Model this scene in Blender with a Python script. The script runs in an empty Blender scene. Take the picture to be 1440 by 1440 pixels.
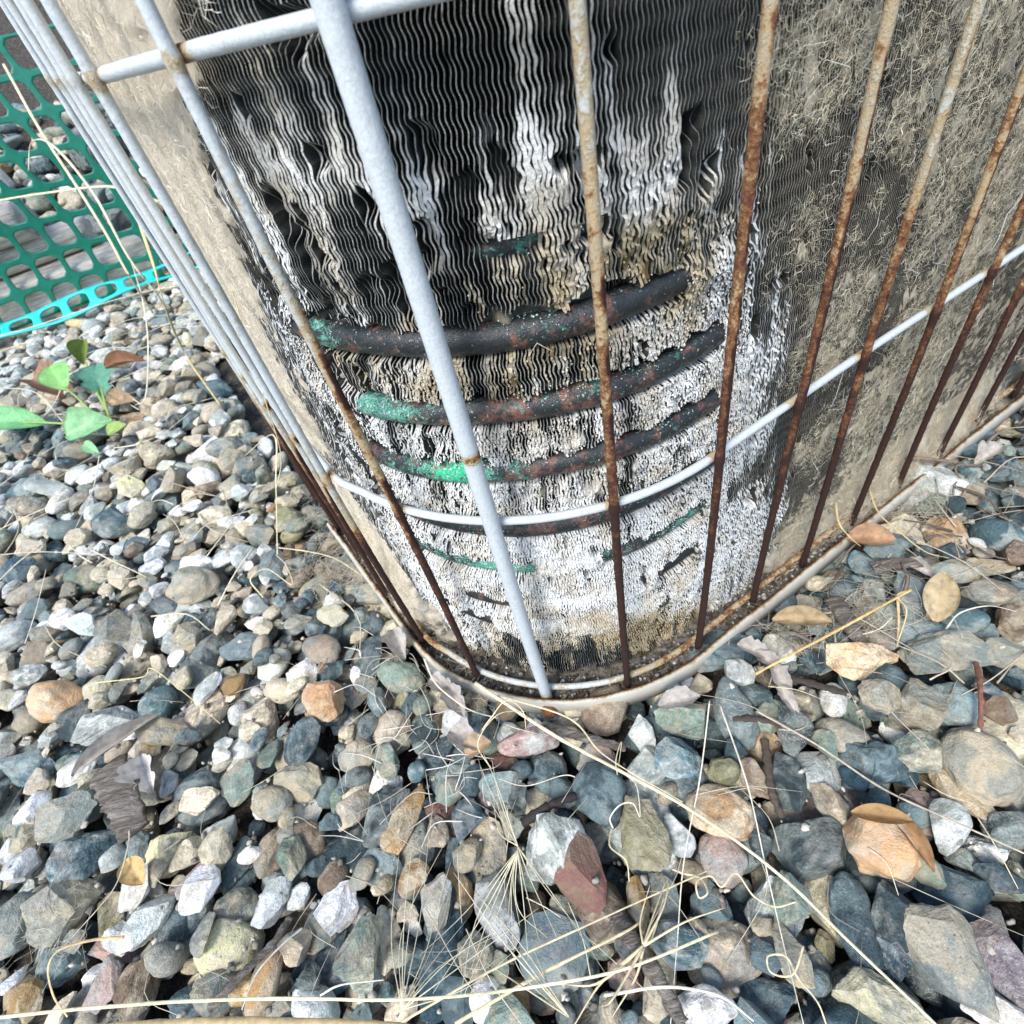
import bpy, math, random
import numpy as np
from mathutils import Vector, Matrix
rng = np.random.default_rng(7); random.seed(7)
scene = bpy.context.scene
COL = scene.collection

# ------------------------------------------------------------------ camera
F = 767.4                                   # focal length in photo pixels (1440 wide)
HC = .27                                    # camera height above the lowest guard hoop (metres)
vv = np.array([198.9, 733.7, F]); vv /= np.linalg.norm(vv)      # world down, in camera axes
hh = np.array([0, 0, 1.]) - vv[2]*vv; hh /= np.linalg.norm(hh)
rr = np.cross(vv, hh)
if rr[0] < 0: rr = -rr
W3 = np.array([rr, hh, -vv])                # rows: world x,y,z in camera axes (x right, y down, z forward)
cam = bpy.data.cameras.new('camera'); camo = bpy.data.objects.new('camera', cam); COL.objects.link(camo)
right = W3[:, 0]; down = W3[:, 1]; fwd = W3[:, 2]
camo.matrix_world = Matrix(((right[0], -down[0], -fwd[0], 0), (right[1], -down[1], -fwd[1], 0), (right[2], -down[2], -fwd[2], HC), (0, 0, 0, 1)))
cam.sensor_width = 36; cam.sensor_height = 36; cam.lens = 36*F/1440
cam.clip_start = .005; cam.clip_end = 60
cam.dof.use_dof = True; cam.dof.focus_distance = .21; cam.dof.aperture_fstop = 24
scene.camera = camo

# ------------------------------------------------------------------ light
world = bpy.data.worlds.new('World'); scene.world = world; world.use_nodes = True
wn = world.node_tree.nodes; wl = world.node_tree.links
bg = wn['Background']; sky = wn.new('ShaderNodeTexSky'); sky.sky_type = 'NISHITA'; sky.sun_disc = False
SUN_EL, SUN_AZ = math.radians(52), math.radians(215)      # azimuth measured clockwise from +Y
sky.sun_elevation = SUN_EL; sky.sun_rotation = SUN_AZ
wl.new(sky.outputs[0], bg.inputs[0]); bg.inputs[1].default_value = .10
sl = bpy.data.lights.new('sun', 'SUN'); sl.energy = 1.5; sl.angle = math.radians(22); sl.color = (1, .96, .9)
so = bpy.data.objects.new('sun', sl); COL.objects.link(so)
sd = Vector((math.sin(SUN_AZ)*math.cos(SUN_EL), math.cos(SUN_AZ)*math.cos(SUN_EL), math.sin(SUN_EL)))
so.rotation_euler = sd.to_track_quat('Z', 'Y').to_euler(); so.location = sd*5
scene.view_settings.view_transform = 'Standard'; scene.view_settings.look = 'None'
scene.view_settings.gamma = 1; scene.view_settings.exposure = 1.38
scene.render.engine = 'CYCLES'
scene.render.resolution_x = scene.render.resolution_y = 1024

# ------------------------------------------------------------------ helpers
def ray(px, py):
    q = np.array([px-720, py-720, F]); q /= np.linalg.norm(q); return W3 @ q
def ground(px, py, z=0.):
    w = ray(px, py); t = (z-HC)/w[2]; return np.array([w[0]*t, w[1]*t, z])
def depth(P): return float((np.array(P)-[0, 0, HC]) @ fwd)
def project(P):
    c = (np.atleast_2d(P)-[0, 0, HC]) @ W3
    z = np.where(np.abs(c[:, 2]) < 1e-6, 1e-6, c[:, 2])
    return 720+F*c[:, 0]/z, 720+F*c[:, 1]/z, c[:, 2]
def _hash(i, j, k, s):
    n = (i*374761393 + j*668265263 + k*2147483647 + s*1274126177) & 0xffffffff
    n = ((n ^ (n >> 13))*1274126177) & 0xffffffff
    n = ((n ^ (n >> 16))*2246822519) & 0xffffffff
    return ((n ^ (n >> 15)) & 0xffffff)/float(0xffffff)
def vnoise(x, y, z=0., seed=0):
    x, y, z = np.broadcast_arrays(np.asarray(x, float), np.asarray(y, float), np.asarray(z, float))
    i = np.floor(x).astype(np.int64); j = np.floor(y).astype(np.int64); k = np.floor(z).astype(np.int64)
    f = x-i; g = y-j; h = z-k
    f = f*f*(3-2*f); g = g*g*(3-2*g); h = h*h*(3-2*h)
    r = 0
    for a in (0, 1):
        for b in (0, 1):
            for c in (0, 1):
                r = r + _hash(i+a, j+b, k+c, seed)*(f if a else 1-f)*(g if b else 1-g)*(h if c else 1-h)
    return r
def fbm(x, y, z=0., seed=0, o=3):
    r = 0; a = .5; t = 0
    for q in range(o):
        r = r + a*vnoise(np.asarray(x)*2**q, np.asarray(y)*2**q, np.asarray(z)*2**q, seed+q*17); t += a; a *= .5
    return r/t
def sstep(a, b, x):
    t = np.clip((x-a)/(b-a), 0, 1); return t*t*(3-2*t)

def mesh(name, V, Fa, mats, parent=None, attrs=None, mi=None, smooth=True):
    """one mesh object; Fa: array (n,3) or (n,4), or a list of such arrays"""
    me = bpy.data.meshes.new(name)
    V = np.asarray(V, np.float32)
    Fs = Fa if isinstance(Fa, list) else [Fa]
    Fs = [np.asarray(f, np.int32) for f in Fs if len(f)]
    tot = np.concatenate([np.full(len(f), f.shape[1], np.int32) for f in Fs])
    loops = np.concatenate([f.ravel() for f in Fs])
    me.vertices.add(len(V)); me.vertices.foreach_set('co', V.ravel())
    me.loops.add(len(loops)); me.loops.foreach_set('vertex_index', loops)
    me.polygons.add(len(tot)); st = np.zeros(len(tot), np.int32); st[1:] = np.cumsum(tot)[:-1]
    me.polygons.foreach_set('loop_start', st)
    me.polygons.foreach_set('use_smooth', np.full(len(tot), smooth))
    if mi is not None: me.polygons.foreach_set('material_index', np.asarray(mi, np.int32))
    for k, a in (attrs or {}).items():
        a = np.asarray(a, np.float32)
        if a.ndim == 1:
            at = me.attributes.new(k, 'FLOAT', 'POINT'); at.data.foreach_set('value', a)
        else:
            at = me.attributes.new(k, 'FLOAT_COLOR', 'POINT')
            if a.shape[1] == 3: a = np.concatenate([a, np.ones((len(a), 1), np.float32)], 1)
            at.data.foreach_set('color', a.ravel())
    for m in (mats if isinstance(mats, (list, tuple)) else [mats]): me.materials.append(m)
    me.update(calc_edges=True)
    o = bpy.data.objects.new(name, me); COL.objects.link(o)
    if parent is not None: o.parent = parent
    return o
def tag(o, label=None, cat=None, group=None, kind=None):
    if label: o['label'] = label
    if cat: o['category'] = cat
    if group: o['group'] = group
    if kind: o['kind'] = kind
    return o
def empty(name, loc=(0, 0, 0)):
    o = bpy.data.objects.new(name, None); o.location = loc; o.empty_display_size = .02; COL.objects.link(o); return o
def grid_faces(nu, nv, closed=False, off=0):
    """faces of a nu x nv vertex grid (index = i*nv + j); closed wraps j"""
    i = np.arange(nu-1)[:, None]; j = np.arange(nv if closed else nv-1)[None, :]
    j2 = (j+1) % nv
    return np.stack([i*nv+j, i*nv+j2, (i+1)*nv+j2, (i+1)*nv+j], -1).reshape(-1, 4)+off
def sweep(P, rad, ns=8, flat=1., seed=0, rough=0., caps=True, up=None):
    """tube along polyline P with radius rad (scalar or array); flat squashes it towards a blade"""
    P = np.asarray(P, float); n = len(P); rad = np.broadcast_to(rad, (n,)).astype(float)
    T = np.gradient(P, axis=0); T /= np.linalg.norm(T, axis=1)[:, None]+1e-12
    u = np.array(up if up is not None else ([0, 0, 1.] if abs(T[0][2]) < .8 else [1., 0, 0]))
    S = np.cross(T, u); S /= np.linalg.norm(S, axis=1)[:, None]+1e-12
    N = np.cross(S, T)
    a = np.arange(ns)*2*math.pi/ns
    R = rad[:, None]*np.ones(ns)
    if rough:
        L = np.r_[0, np.cumsum(np.linalg.norm(np.diff(P, axis=0), axis=1))]
        R = R*(1+rough*2*(vnoise(L[:, None]*600, a[None]*1.3, seed, 3)-.5)+rough*(vnoise(L[:, None]*1500, a[None]*3, seed, 9)-.5))
    V = P[:, None]+R[..., None]*(np.cos(a)[None, :, None]*S[:, None]+flat*np.sin(a)[None, :, None]*N[:, None])
    V = V.reshape(-1, 3); Fs = [grid_faces(n, ns, True)]
    if caps:
        V = np.vstack([V, P[0], P[-1]]); k = len(V)-2; j = np.arange(ns); j2 = (j+1) % ns
        Fs.append(np.stack([np.full(ns, k), j2, j], 1)); Fs.append(np.stack([np.full(ns, k+1), (n-1)*ns+j, (n-1)*ns+j2], 1))
    return V, Fs
def spline(P, n):
    P = np.asarray(P, float)
    if len(P) < 3:
        t = np.linspace(0, 1, n)[:, None]; return P[0]*(1-t)+P[-1]*t
    t = np.linspace(0, len(P)-1, n); Q = np.vstack([2*P[0]-P[1], P, 2*P[-1]-P[-2]])
    i = np.clip(np.floor(t).astype(int), 0, len(P)-2); f = (t-i)[:, None]
    a, b, c, d = Q[i], Q[i+1], Q[i+2], Q[i+3]
    return .5*((2*b)+(-a+c)*f+(2*a-5*b+4*c-d)*f**2+(-a+3*b-3*c+d)*f**3)
class Join:
    def __init__(s): s.V = []; s.F3 = []; s.F4 = []; s.n = 0; s.A = {}
    def add(s, V, Fs, **at):
        V = np.asarray(V); s.V.append(V)
        for f in (Fs if isinstance(Fs, list) else [Fs]):
            f = np.asarray(f)
            if len(f): (s.F3 if f.shape[1] == 3 else s.F4).append(f+s.n)
        for k, a in at.items():
            a = np.asarray(a, float)
            if a.ndim == 0 or (a.ndim == 1 and len(a) == 3 and len(V) != 3): a = np.broadcast_to(a, (len(V),)+a.shape)
            s.A.setdefault(k, []).append(a)
        s.n += len(V)
    def build(s, name, mats, parent=None, smooth=True):
        Fs = [np.vstack(q) for q in (s.F3, s.F4) if q]
        return mesh(name, np.vstack(s.V), Fs, mats, parent, {k: np.concatenate(a) for k, a in s.A.items()}, smooth=smooth)

# ------------------------------------------------------------------ materials
class NT:
    def __init__(s, name):
        s.m = bpy.data.materials.new(name); s.m.use_nodes = True; s.t = s.m.node_tree
        s.b = s.t.nodes['Principled BSDF']; s.n = s.t.nodes; s.l = s.t.links
    def node(s, t, **k):
        n = s.n.new(t)
        for a, b in k.items(): setattr(n, a, b)
        return n
    def set(s, sock, v):
        if isinstance(v, bpy.types.NodeSocket): s.l.new(v, sock)
        else:
            if hasattr(sock.default_value, '__len__') and len(sock.default_value) == 4 and len(v) == 3: v = (*v, 1)
            sock.default_value = v
    def pos(s): return s.node('ShaderNodeNewGeometry').outputs['Position']
    def obj(s): return s.node('ShaderNodeTexCoord').outputs['Object']
    def attr(s, name, out='Color'): return s.node('ShaderNodeAttribute', attribute_name=name).outputs[out]
    def noise(s, vec, scale, detail=3, rough=.6, out='Fac', dist=0.):
        n = s.node('ShaderNodeTexNoise'); s.set(n.inputs['Vector'], vec); n.inputs['Scale'].default_value = scale
        n.inputs['Detail'].default_value = detail; n.inputs['Roughness'].default_value = rough; n.inputs['Distortion'].default_value = dist
        return n.outputs[out]
    def voro(s, vec, scale, feature='F1', out='Distance'):
        n = s.node('ShaderNodeTexVoronoi', feature=feature); s.set(n.inputs['Vector'], vec); n.inputs['Scale'].default_value = scale
        return n.outputs[out]
    def math(s, op, a, b=0., c=None, clamp=False):
        n = s.node('ShaderNodeMath', operation=op, use_clamp=clamp); s.set(n.inputs[0], a); s.set(n.inputs[1], b)
        if c is not None: s.set(n.inputs[2], c)
        return n.outputs[0]
    def vmath(s, op, a, b):
        n = s.node('ShaderNodeVectorMath', operation=op); s.set(n.inputs[0], a); s.set(n.inputs[1], b); return n.outputs[0]
    def ramp(s, f, stops, interp='LINEAR'):
        n = s.node('ShaderNodeValToRGB'); s.set(n.inputs[0], f); r = n.color_ramp; r.interpolation = interp
        while len(r.elements) < len(stops): r.elements.new(.5)
        for e, (p, c) in zip(r.elements, stops):
            e.position = p; e.color = (*c, 1) if hasattr(c, '__len__') else (c, c, c, 1)
        return n.outputs[0]
    def mix(s, f, a, b, mode='MIX'):
        n = s.node('ShaderNodeMix', data_type='RGBA', blend_type=mode); s.set(n.inputs[0], f); s.set(n.inputs[6], a); s.set(n.inputs[7], b)
        return n.outputs[2]
    def bump(s, h, strength=.5, dist=.001, nrm=None):
        n = s.node('ShaderNodeBump'); s.set(n.inputs['Height'], h); n.inputs['Strength'].default_value = strength; n.inputs['Distance'].default_value = dist
        if nrm is not None: s.set(n.inputs['Normal'], nrm)
        return n.outputs[0]
    def fin(s, col, rough=.8, nrm=None, spec=.3, metal=0.):
        s.set(s.b.inputs['Base Color'], col); s.set(s.b.inputs['Roughness'], rough); s.b.inputs['Specular IOR Level'].default_value = spec
        s.set(s.b.inputs['Metallic'], metal)
        if nrm is not None: s.set(s.b.inputs['Normal'], nrm)
        return s.m

def mat_stone():
    t = NT('river_stone'); p = t.pos(); seed = t.attr('seed')
    v = t.vmath('ADD', p, seed)
    c1 = t.attr('col'); c2 = t.attr('col2')
    big = t.noise(v, 60, 3, .65, dist=.6)
    m = t.ramp(big, [(.46, 0.), (.56, 1.)])
    col = t.mix(t.math('MULTIPLY', m, .9), c1, c2)
    du = t.ramp(t.noise(v, 38, 5, .75), [(.52, 0.), (.64, .42)])
    col = t.mix(du, col, (.44, .41, .36))
    mott = t.noise(v, 230, 5, .75)
    col = t.mix(t.attr('mot', 'Fac'), col, t.mix(1, col, t.ramp(mott, [(.25, .38), (.5, .98), (.72, 1.6)]), 'MULTIPLY'))
    bn = t.noise(t.vmath('MULTIPLY', v, (1, 1.3, 5.)), 75, 3, .6, dist=.8)
    col = t.mix(t.attr('band', 'Fac'), col, t.mix(1, col, t.ramp(bn, [(.38, .55), (.46, 1.1), (.52, .8), (.6, 1.45)]), 'MULTIPLY'))
    sp = t.noise(v, 1100, 3, .8)
    gr = t.ramp(sp, [(.30, .25), (.44, 1.), (.58, 1.), (.72, 2.)])
    col = t.mix(t.attr('speck', 'Fac'), col, t.mix(1, col, gr, 'MULTIPLY'))
    vein = t.noise(v, 90, 4, .7, dist=2.5)
    vm = t.ramp(t.math('ABSOLUTE', t.math('SUBTRACT', vein, .5)), [(0., 1.), (.014, 0.)])
    col = t.mix(t.math('MULTIPLY', vm, t.attr('vein', 'Fac')), col, (.55, .54, .5))
    dust = t.node('ShaderNodeNewGeometry').outputs['Normal']
    h = t.math('ADD', t.math('MULTIPLY', mott, 1.), t.math('MULTIPLY', sp, .35))
    strat = t.noise(t.vmath('MULTIPLY', v, (1, 1, 4)), 120, 4, .7)
    n1 = t.bump(h, .75, .0016); n2 = t.bump(strat, .6, .0022, n1)
    return t.fin(col, t.ramp(mott, [(.2, .6), (.8, .9)]), n2, .35)
def mat_soil():
    t = NT('dark_soil'); p = t.pos()
    a = t.noise(p, 160, 6, .75); b = t.noise(p, 900, 3, .7)
    col = t.ramp(a, [(.3, (.025, .022, .018)), (.52, (.10, .085, .07)), (.72, (.30, .26, .21))])
    col = t.mix(1, col, t.ramp(b, [(.3, .5), (.7, 1.6)]), 'MULTIPLY')
    return t.fin(col, .95, t.bump(t.math('ADD', a, b), 1., .003))
def mat_wire():
    t = NT('chalky_painted_wire'); p = t.pos(); r = t.attr('rust', 'Fac')
    n = t.noise(p, 130, 5, .75); n2 = t.noise(p, 620, 4, .75)
    f = t.math('ADD', r, t.math('ADD', t.math('MULTIPLY', t.math('SUBTRACT', n, .5), .80), t.math('MULTIPLY', t.math('SUBTRACT', n2, .5), .60)))
    col = t.ramp(f, [(.0, (.60, .645, .665)), (.22, (.56, .60, .61)), (.31, (.50, .51, .48)), (.38, (.50, .44, .32)), (.53, (.46, .35, .20)), (.62, (.30, .155, .065)), (.72, (.13, .05, .025)), (.86, (.035, .014, .01))])
    dirt = t.ramp(t.noise(p, 1400, 3, .8), [(.25, .72), (.5, 1.), (.8, 1.1)])
    col = t.mix(1, col, dirt, 'MULTIPLY')
    ff = t.ramp(f, [(.38, 1.), (.46, .55), (.6, .7), (.68, .25), (.85, 0.)])
    nr = t.bump(t.math('ADD', t.math('MULTIPLY', n2, .5), ff), .9, .0006)
    return t.fin(col, t.ramp(f, [(.35, .42), (.5, .85)]), nr, .4)
def mat_edge():
    t = NT('corroded_fin_edge'); p = t.pos(); c = t.attr('col')
    a = t.noise(p, 900, 4, .8); b = t.noise(p, 2600, 2, .7)
    k = t.ramp(a, [(.3, .32), (.45, .9), (.62, 1.15)])
    col = t.mix(1, c, k, 'MULTIPLY')
    return t.fin(col, .9, t.bump(t.math('ADD', a, b), .9, .0006), .2)
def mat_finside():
    t = NT('grimy_shaded_fin_side'); p = t.pos(); c = t.attr('col')
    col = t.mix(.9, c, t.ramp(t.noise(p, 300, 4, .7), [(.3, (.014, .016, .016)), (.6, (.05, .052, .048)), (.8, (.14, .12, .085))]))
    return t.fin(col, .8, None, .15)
def mat_plain(name, col, rough=.8, metal=0., spec=.3, ns=0, amt=.4, bump=0., dist=.0006):
    t = NT(name)
    if ns:
        n = t.noise(t.pos(), ns, 5, .7); c = t.mix(1, col, t.ramp(n, [(.25, 1-amt), (.5, 1.), (.78, 1+amt)]), 'MULTIPLY')
        return t.fin(c, rough, t.bump(n, bump, dist) if bump else None, spec, metal)
    return t.fin(col, rough, None, spec, metal)
def mat_tube():
    t = NT('weathered_copper'); p = t.pos(); g = t.attr('patina', 'Fac')
    n = t.noise(p, 110, 5, .75); n2 = t.noise(p, 480, 4, .8); n3 = t.noise(p, 1700, 2, .7)
    base = t.ramp(t.math('ADD', n, t.attr('warm', 'Fac')), [(.3, (.009, .013, .015)), (.54, (.026, .030, .031)), (.60, (.14, .065, .048)), (.74, (.30, .14, .10))])
    base = t.mix(t.ramp(n2, [(.52, 0.), (.62, .7)]), base, (.014, .015, .02)); lowf = t.noise(t.vmath('MULTIPLY', p, (1, 1, 1.6)), 150, 5, .8, dist=1.)
    f = t.math('ADD', g, t.math('ADD', t.math('MULTIPLY', t.math('SUBTRACT', n2, .5), .55), t.math('MULTIPLY', t.math('SUBTRACT', lowf, .5), 1.5)))
    pat = t.ramp(n3, [(.3, (.015, .11, .08)), (.5, (.06, .30, .22)), (.75, (.34, .58, .49))])
    pat = t.mix(t.attr('vivid', 'Fac'), pat, (.02, .46, .24)); col = t.mix(t.ramp(f, [(.42, 0.), (.56, .85), (.66, 1.)]), base, pat)
    col = t.mix(t.ramp(t.math('MULTIPLY', t.noise(p, 900, 3, .8), t.math('ADD', .75, t.math('MULTIPLY', g, .35))), [(.53, 0.), (.6, 1.)]), col, (.6, .62, .58))
    return t.fin(col, t.ramp(f, [(.45, .38), (.6, .9)]), t.bump(t.math('ADD', t.math('MULTIPLY', n2, .6), n3), .5, .0006), .5)
def mat_lint():
    t = NT('matted_lint'); p = t.pos(); c = t.attr('col')
    w = t.vmath('ADD', p, t.vmath('MULTIPLY', t.noise(p, 70, 2, .5, 'Color'), (.02, .02, .02)))
    a = t.noise(w, 700, 6, .9, dist=4.); b = t.noise(w, 2400, 3, .9, dist=5.)
    h = t.math('ADD', a, b)
    k = t.ramp(t.math('MULTIPLY', h, .5), [(.34, .35), (.45, .95), (.53, 1.3), (.62, 1.7)])
    return t.fin(t.mix(1, c, k, 'MULTIPLY'), .95, t.bump(h, .9, .0011), .1)
def mat_attr(name, rough=.85, ns=600, amt=.35, bump=.4, dist=.0005, spec=.25):
    t = NT(name); n = t.noise(t.pos(), ns, 4, .7)
    c = t.mix(1, t.attr('col'), t.ramp(n, [(.25, 1-amt), (.5, 1.), (.78, 1+amt)]), 'MULTIPLY')
    return t.fin(c, rough, t.bump(n, bump, dist), spec)
def mat_wood(name, c0, c1, c2, sc=(1, 14, 14), ns=30):
    t = NT(name); o = t.obj(); w = t.vmath('MULTIPLY', o, sc)
    a = t.noise(w, ns, 6, .7, dist=.5); b = t.noise(w, ns*5, 3, .7)
    col = t.ramp(a, [(.3, c0), (.5, c1), (.7, c2)]); col = t.mix(1, col, t.ramp(b, [(.3, .6), (.6, 1.15)]), 'MULTIPLY')
    return t.fin(col, .9, t.bump(t.math('ADD', a, b), .9, .002), .2)
def mat_leafgreen():
    t = NT('green_leaf'); p = t.pos(); n = t.noise(p, 260, 4, .7); n2 = t.noise(p, 700, 3, .8)
    c = t.mix(1, t.attr('col'), t.ramp(n, [(.3, .75), (.6, 1.15)]), 'MULTIPLY')
    c = t.mix(t.ramp(n2, [(.62, 0.), (.7, .5)]), c, (.55, .62, .56))
    m = t.fin(c, .55, t.bump(n, .4, .001), .4); t.b.inputs['Subsurface Weight'].default_value = 0.
    return m
def mat_deadleaf():
    t = NT('dead_leaf_skin'); n = t.noise(t.pos(), 220, 5, .7); n2 = t.noise(t.pos(), 900, 3, .8)
    c = t.mix(1, t.attr('col'), t.ramp(n, [(.28, .55), (.5, 1.), (.75, 1.3)]), 'MULTIPLY')
    c = t.mix(t.ramp(n2, [(.66, 0.), (.72, .8)]), c, (.07, .045, .025))
    return t.fin(c, .75, t.bump(n, .5, .001), .3)
def mat_pan():
    t = NT('dusty_pan'); p = t.pos(); a = t.noise(p, 260, 6, .8)
    return t.fin(t.ramp(a, [(.3, (.03, .027, .022)), (.5, (.16, .14, .11)), (.68, (.40, .38, .34))]), .95, t.bump(a, 1., .002), .2)
M = dict(pan=mat_pan(), stone=mat_stone(), soil=mat_soil(), wire=mat_wire(), edge=mat_edge(), side=mat_finside(), tube=mat_tube(), lint=mat_lint(),
         hair=mat_attr('dry_fibre', .9, 300, .3, 0.), straw=mat_attr('dry_straw', .7, 500, .35, .3), crumb=mat_attr('chalky_crumbs', .95, 1200, .3, .5),
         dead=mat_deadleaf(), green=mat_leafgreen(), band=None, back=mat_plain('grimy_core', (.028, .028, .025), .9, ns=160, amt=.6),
         bark=mat_wood('grey_driftwood', (.07, .06, .05), (.22, .19, .16), (.46, .42, .37), (1, 9, 9), 40),
         timber=mat_wood('weathered_timber', (.34, .28, .23), (.72, .66, .58), (.92, .88, .82), (1.5, 22, 22), 9),
         net=mat_plain('green_plastic', (.004, .19, .125), .5, 0, .5, 90, .3), net2=mat_plain('skylit_net_plastic', (.03, .62, .58), .5, 0, .5, 90, .25),  # net2: hem facing the sky, its brightness put into the teal colour
         panel=mat_plain('painted_steel', (.5, .49, .45), .5, 0, .4, 40, .15), bolt=mat_plain('rusty_bolt', (.24, .10, .05), .9, 0, .2, 900, .6, .9))

# ------------------------------------------------------------------ geometry of the unit in plan
C0 = np.array([.1125, .892])*HC; AD = math.radians(23)
dd = np.array([math.cos(AD), math.sin(AD)]); nn = np.array([-dd[1], dd[0]])
RG = .1137                                  # radius of the guard at the corner
RC = .1025                                  # radius of the coil face at the corner
R0 = .101                                   # radius at which arc length s is measured
AMAX = math.radians(87.0); SL = R0*AMAX
OL = -nn*math.cos(AMAX)-dd*math.sin(AMAX); TL = nn*math.sin(AMAX)-dd*math.cos(AMAX)     # outward normal and run of the left face
def surf(s, z, R):
    """point on the rounded corner: s>0 along the right face, s<-SL along the left face; R = offset radius"""
    s, z, R = np.broadcast_arrays(np.asarray(s, float), np.asarray(z, float), np.asarray(R, float))
    a = np.clip(-s/R0, 0, AMAX)
    P = C0+R[..., None]*(-nn*np.cos(a)[..., None]-dd*np.sin(a)[..., None])
    P = P+dd*np.maximum(s, 0)[..., None]+TL*np.maximum(-s-SL, 0)[..., None]
    return np.concatenate([P, z[..., None]], -1)
def coil_at(px, py, R=.101):
    w = ray(px, py); oc = -C0; w2 = w[:2]
    a = w2@w2; b = 2*(w2@oc); c = oc@oc-R*R; D = b*b-4*a*c
    if D > 0:
        t = (-b-math.sqrt(D))/2/a; p = w2*t-C0
        if t > 0 and p@nn <= 1e-9 and p@dd <= 1e-9 and math.atan2(-(p@dd), -(p@nn)) <= AMAX: return -math.atan2(-(p@dd), -(p@nn))*R0, HC+w[2]*t
    t = ((C0-R*nn)@nn)/(w2@nn); s = (w2*t-C0)@dd
    if t > 0 and s > 0: return s, HC+w[2]*t
    t = ((C0+R*OL)@OL)/(w2@OL); s = (w2*t-C0)@TL
    if t > 0 and s > 0: return -SL-s, HC+w[2]*t
    return None

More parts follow.
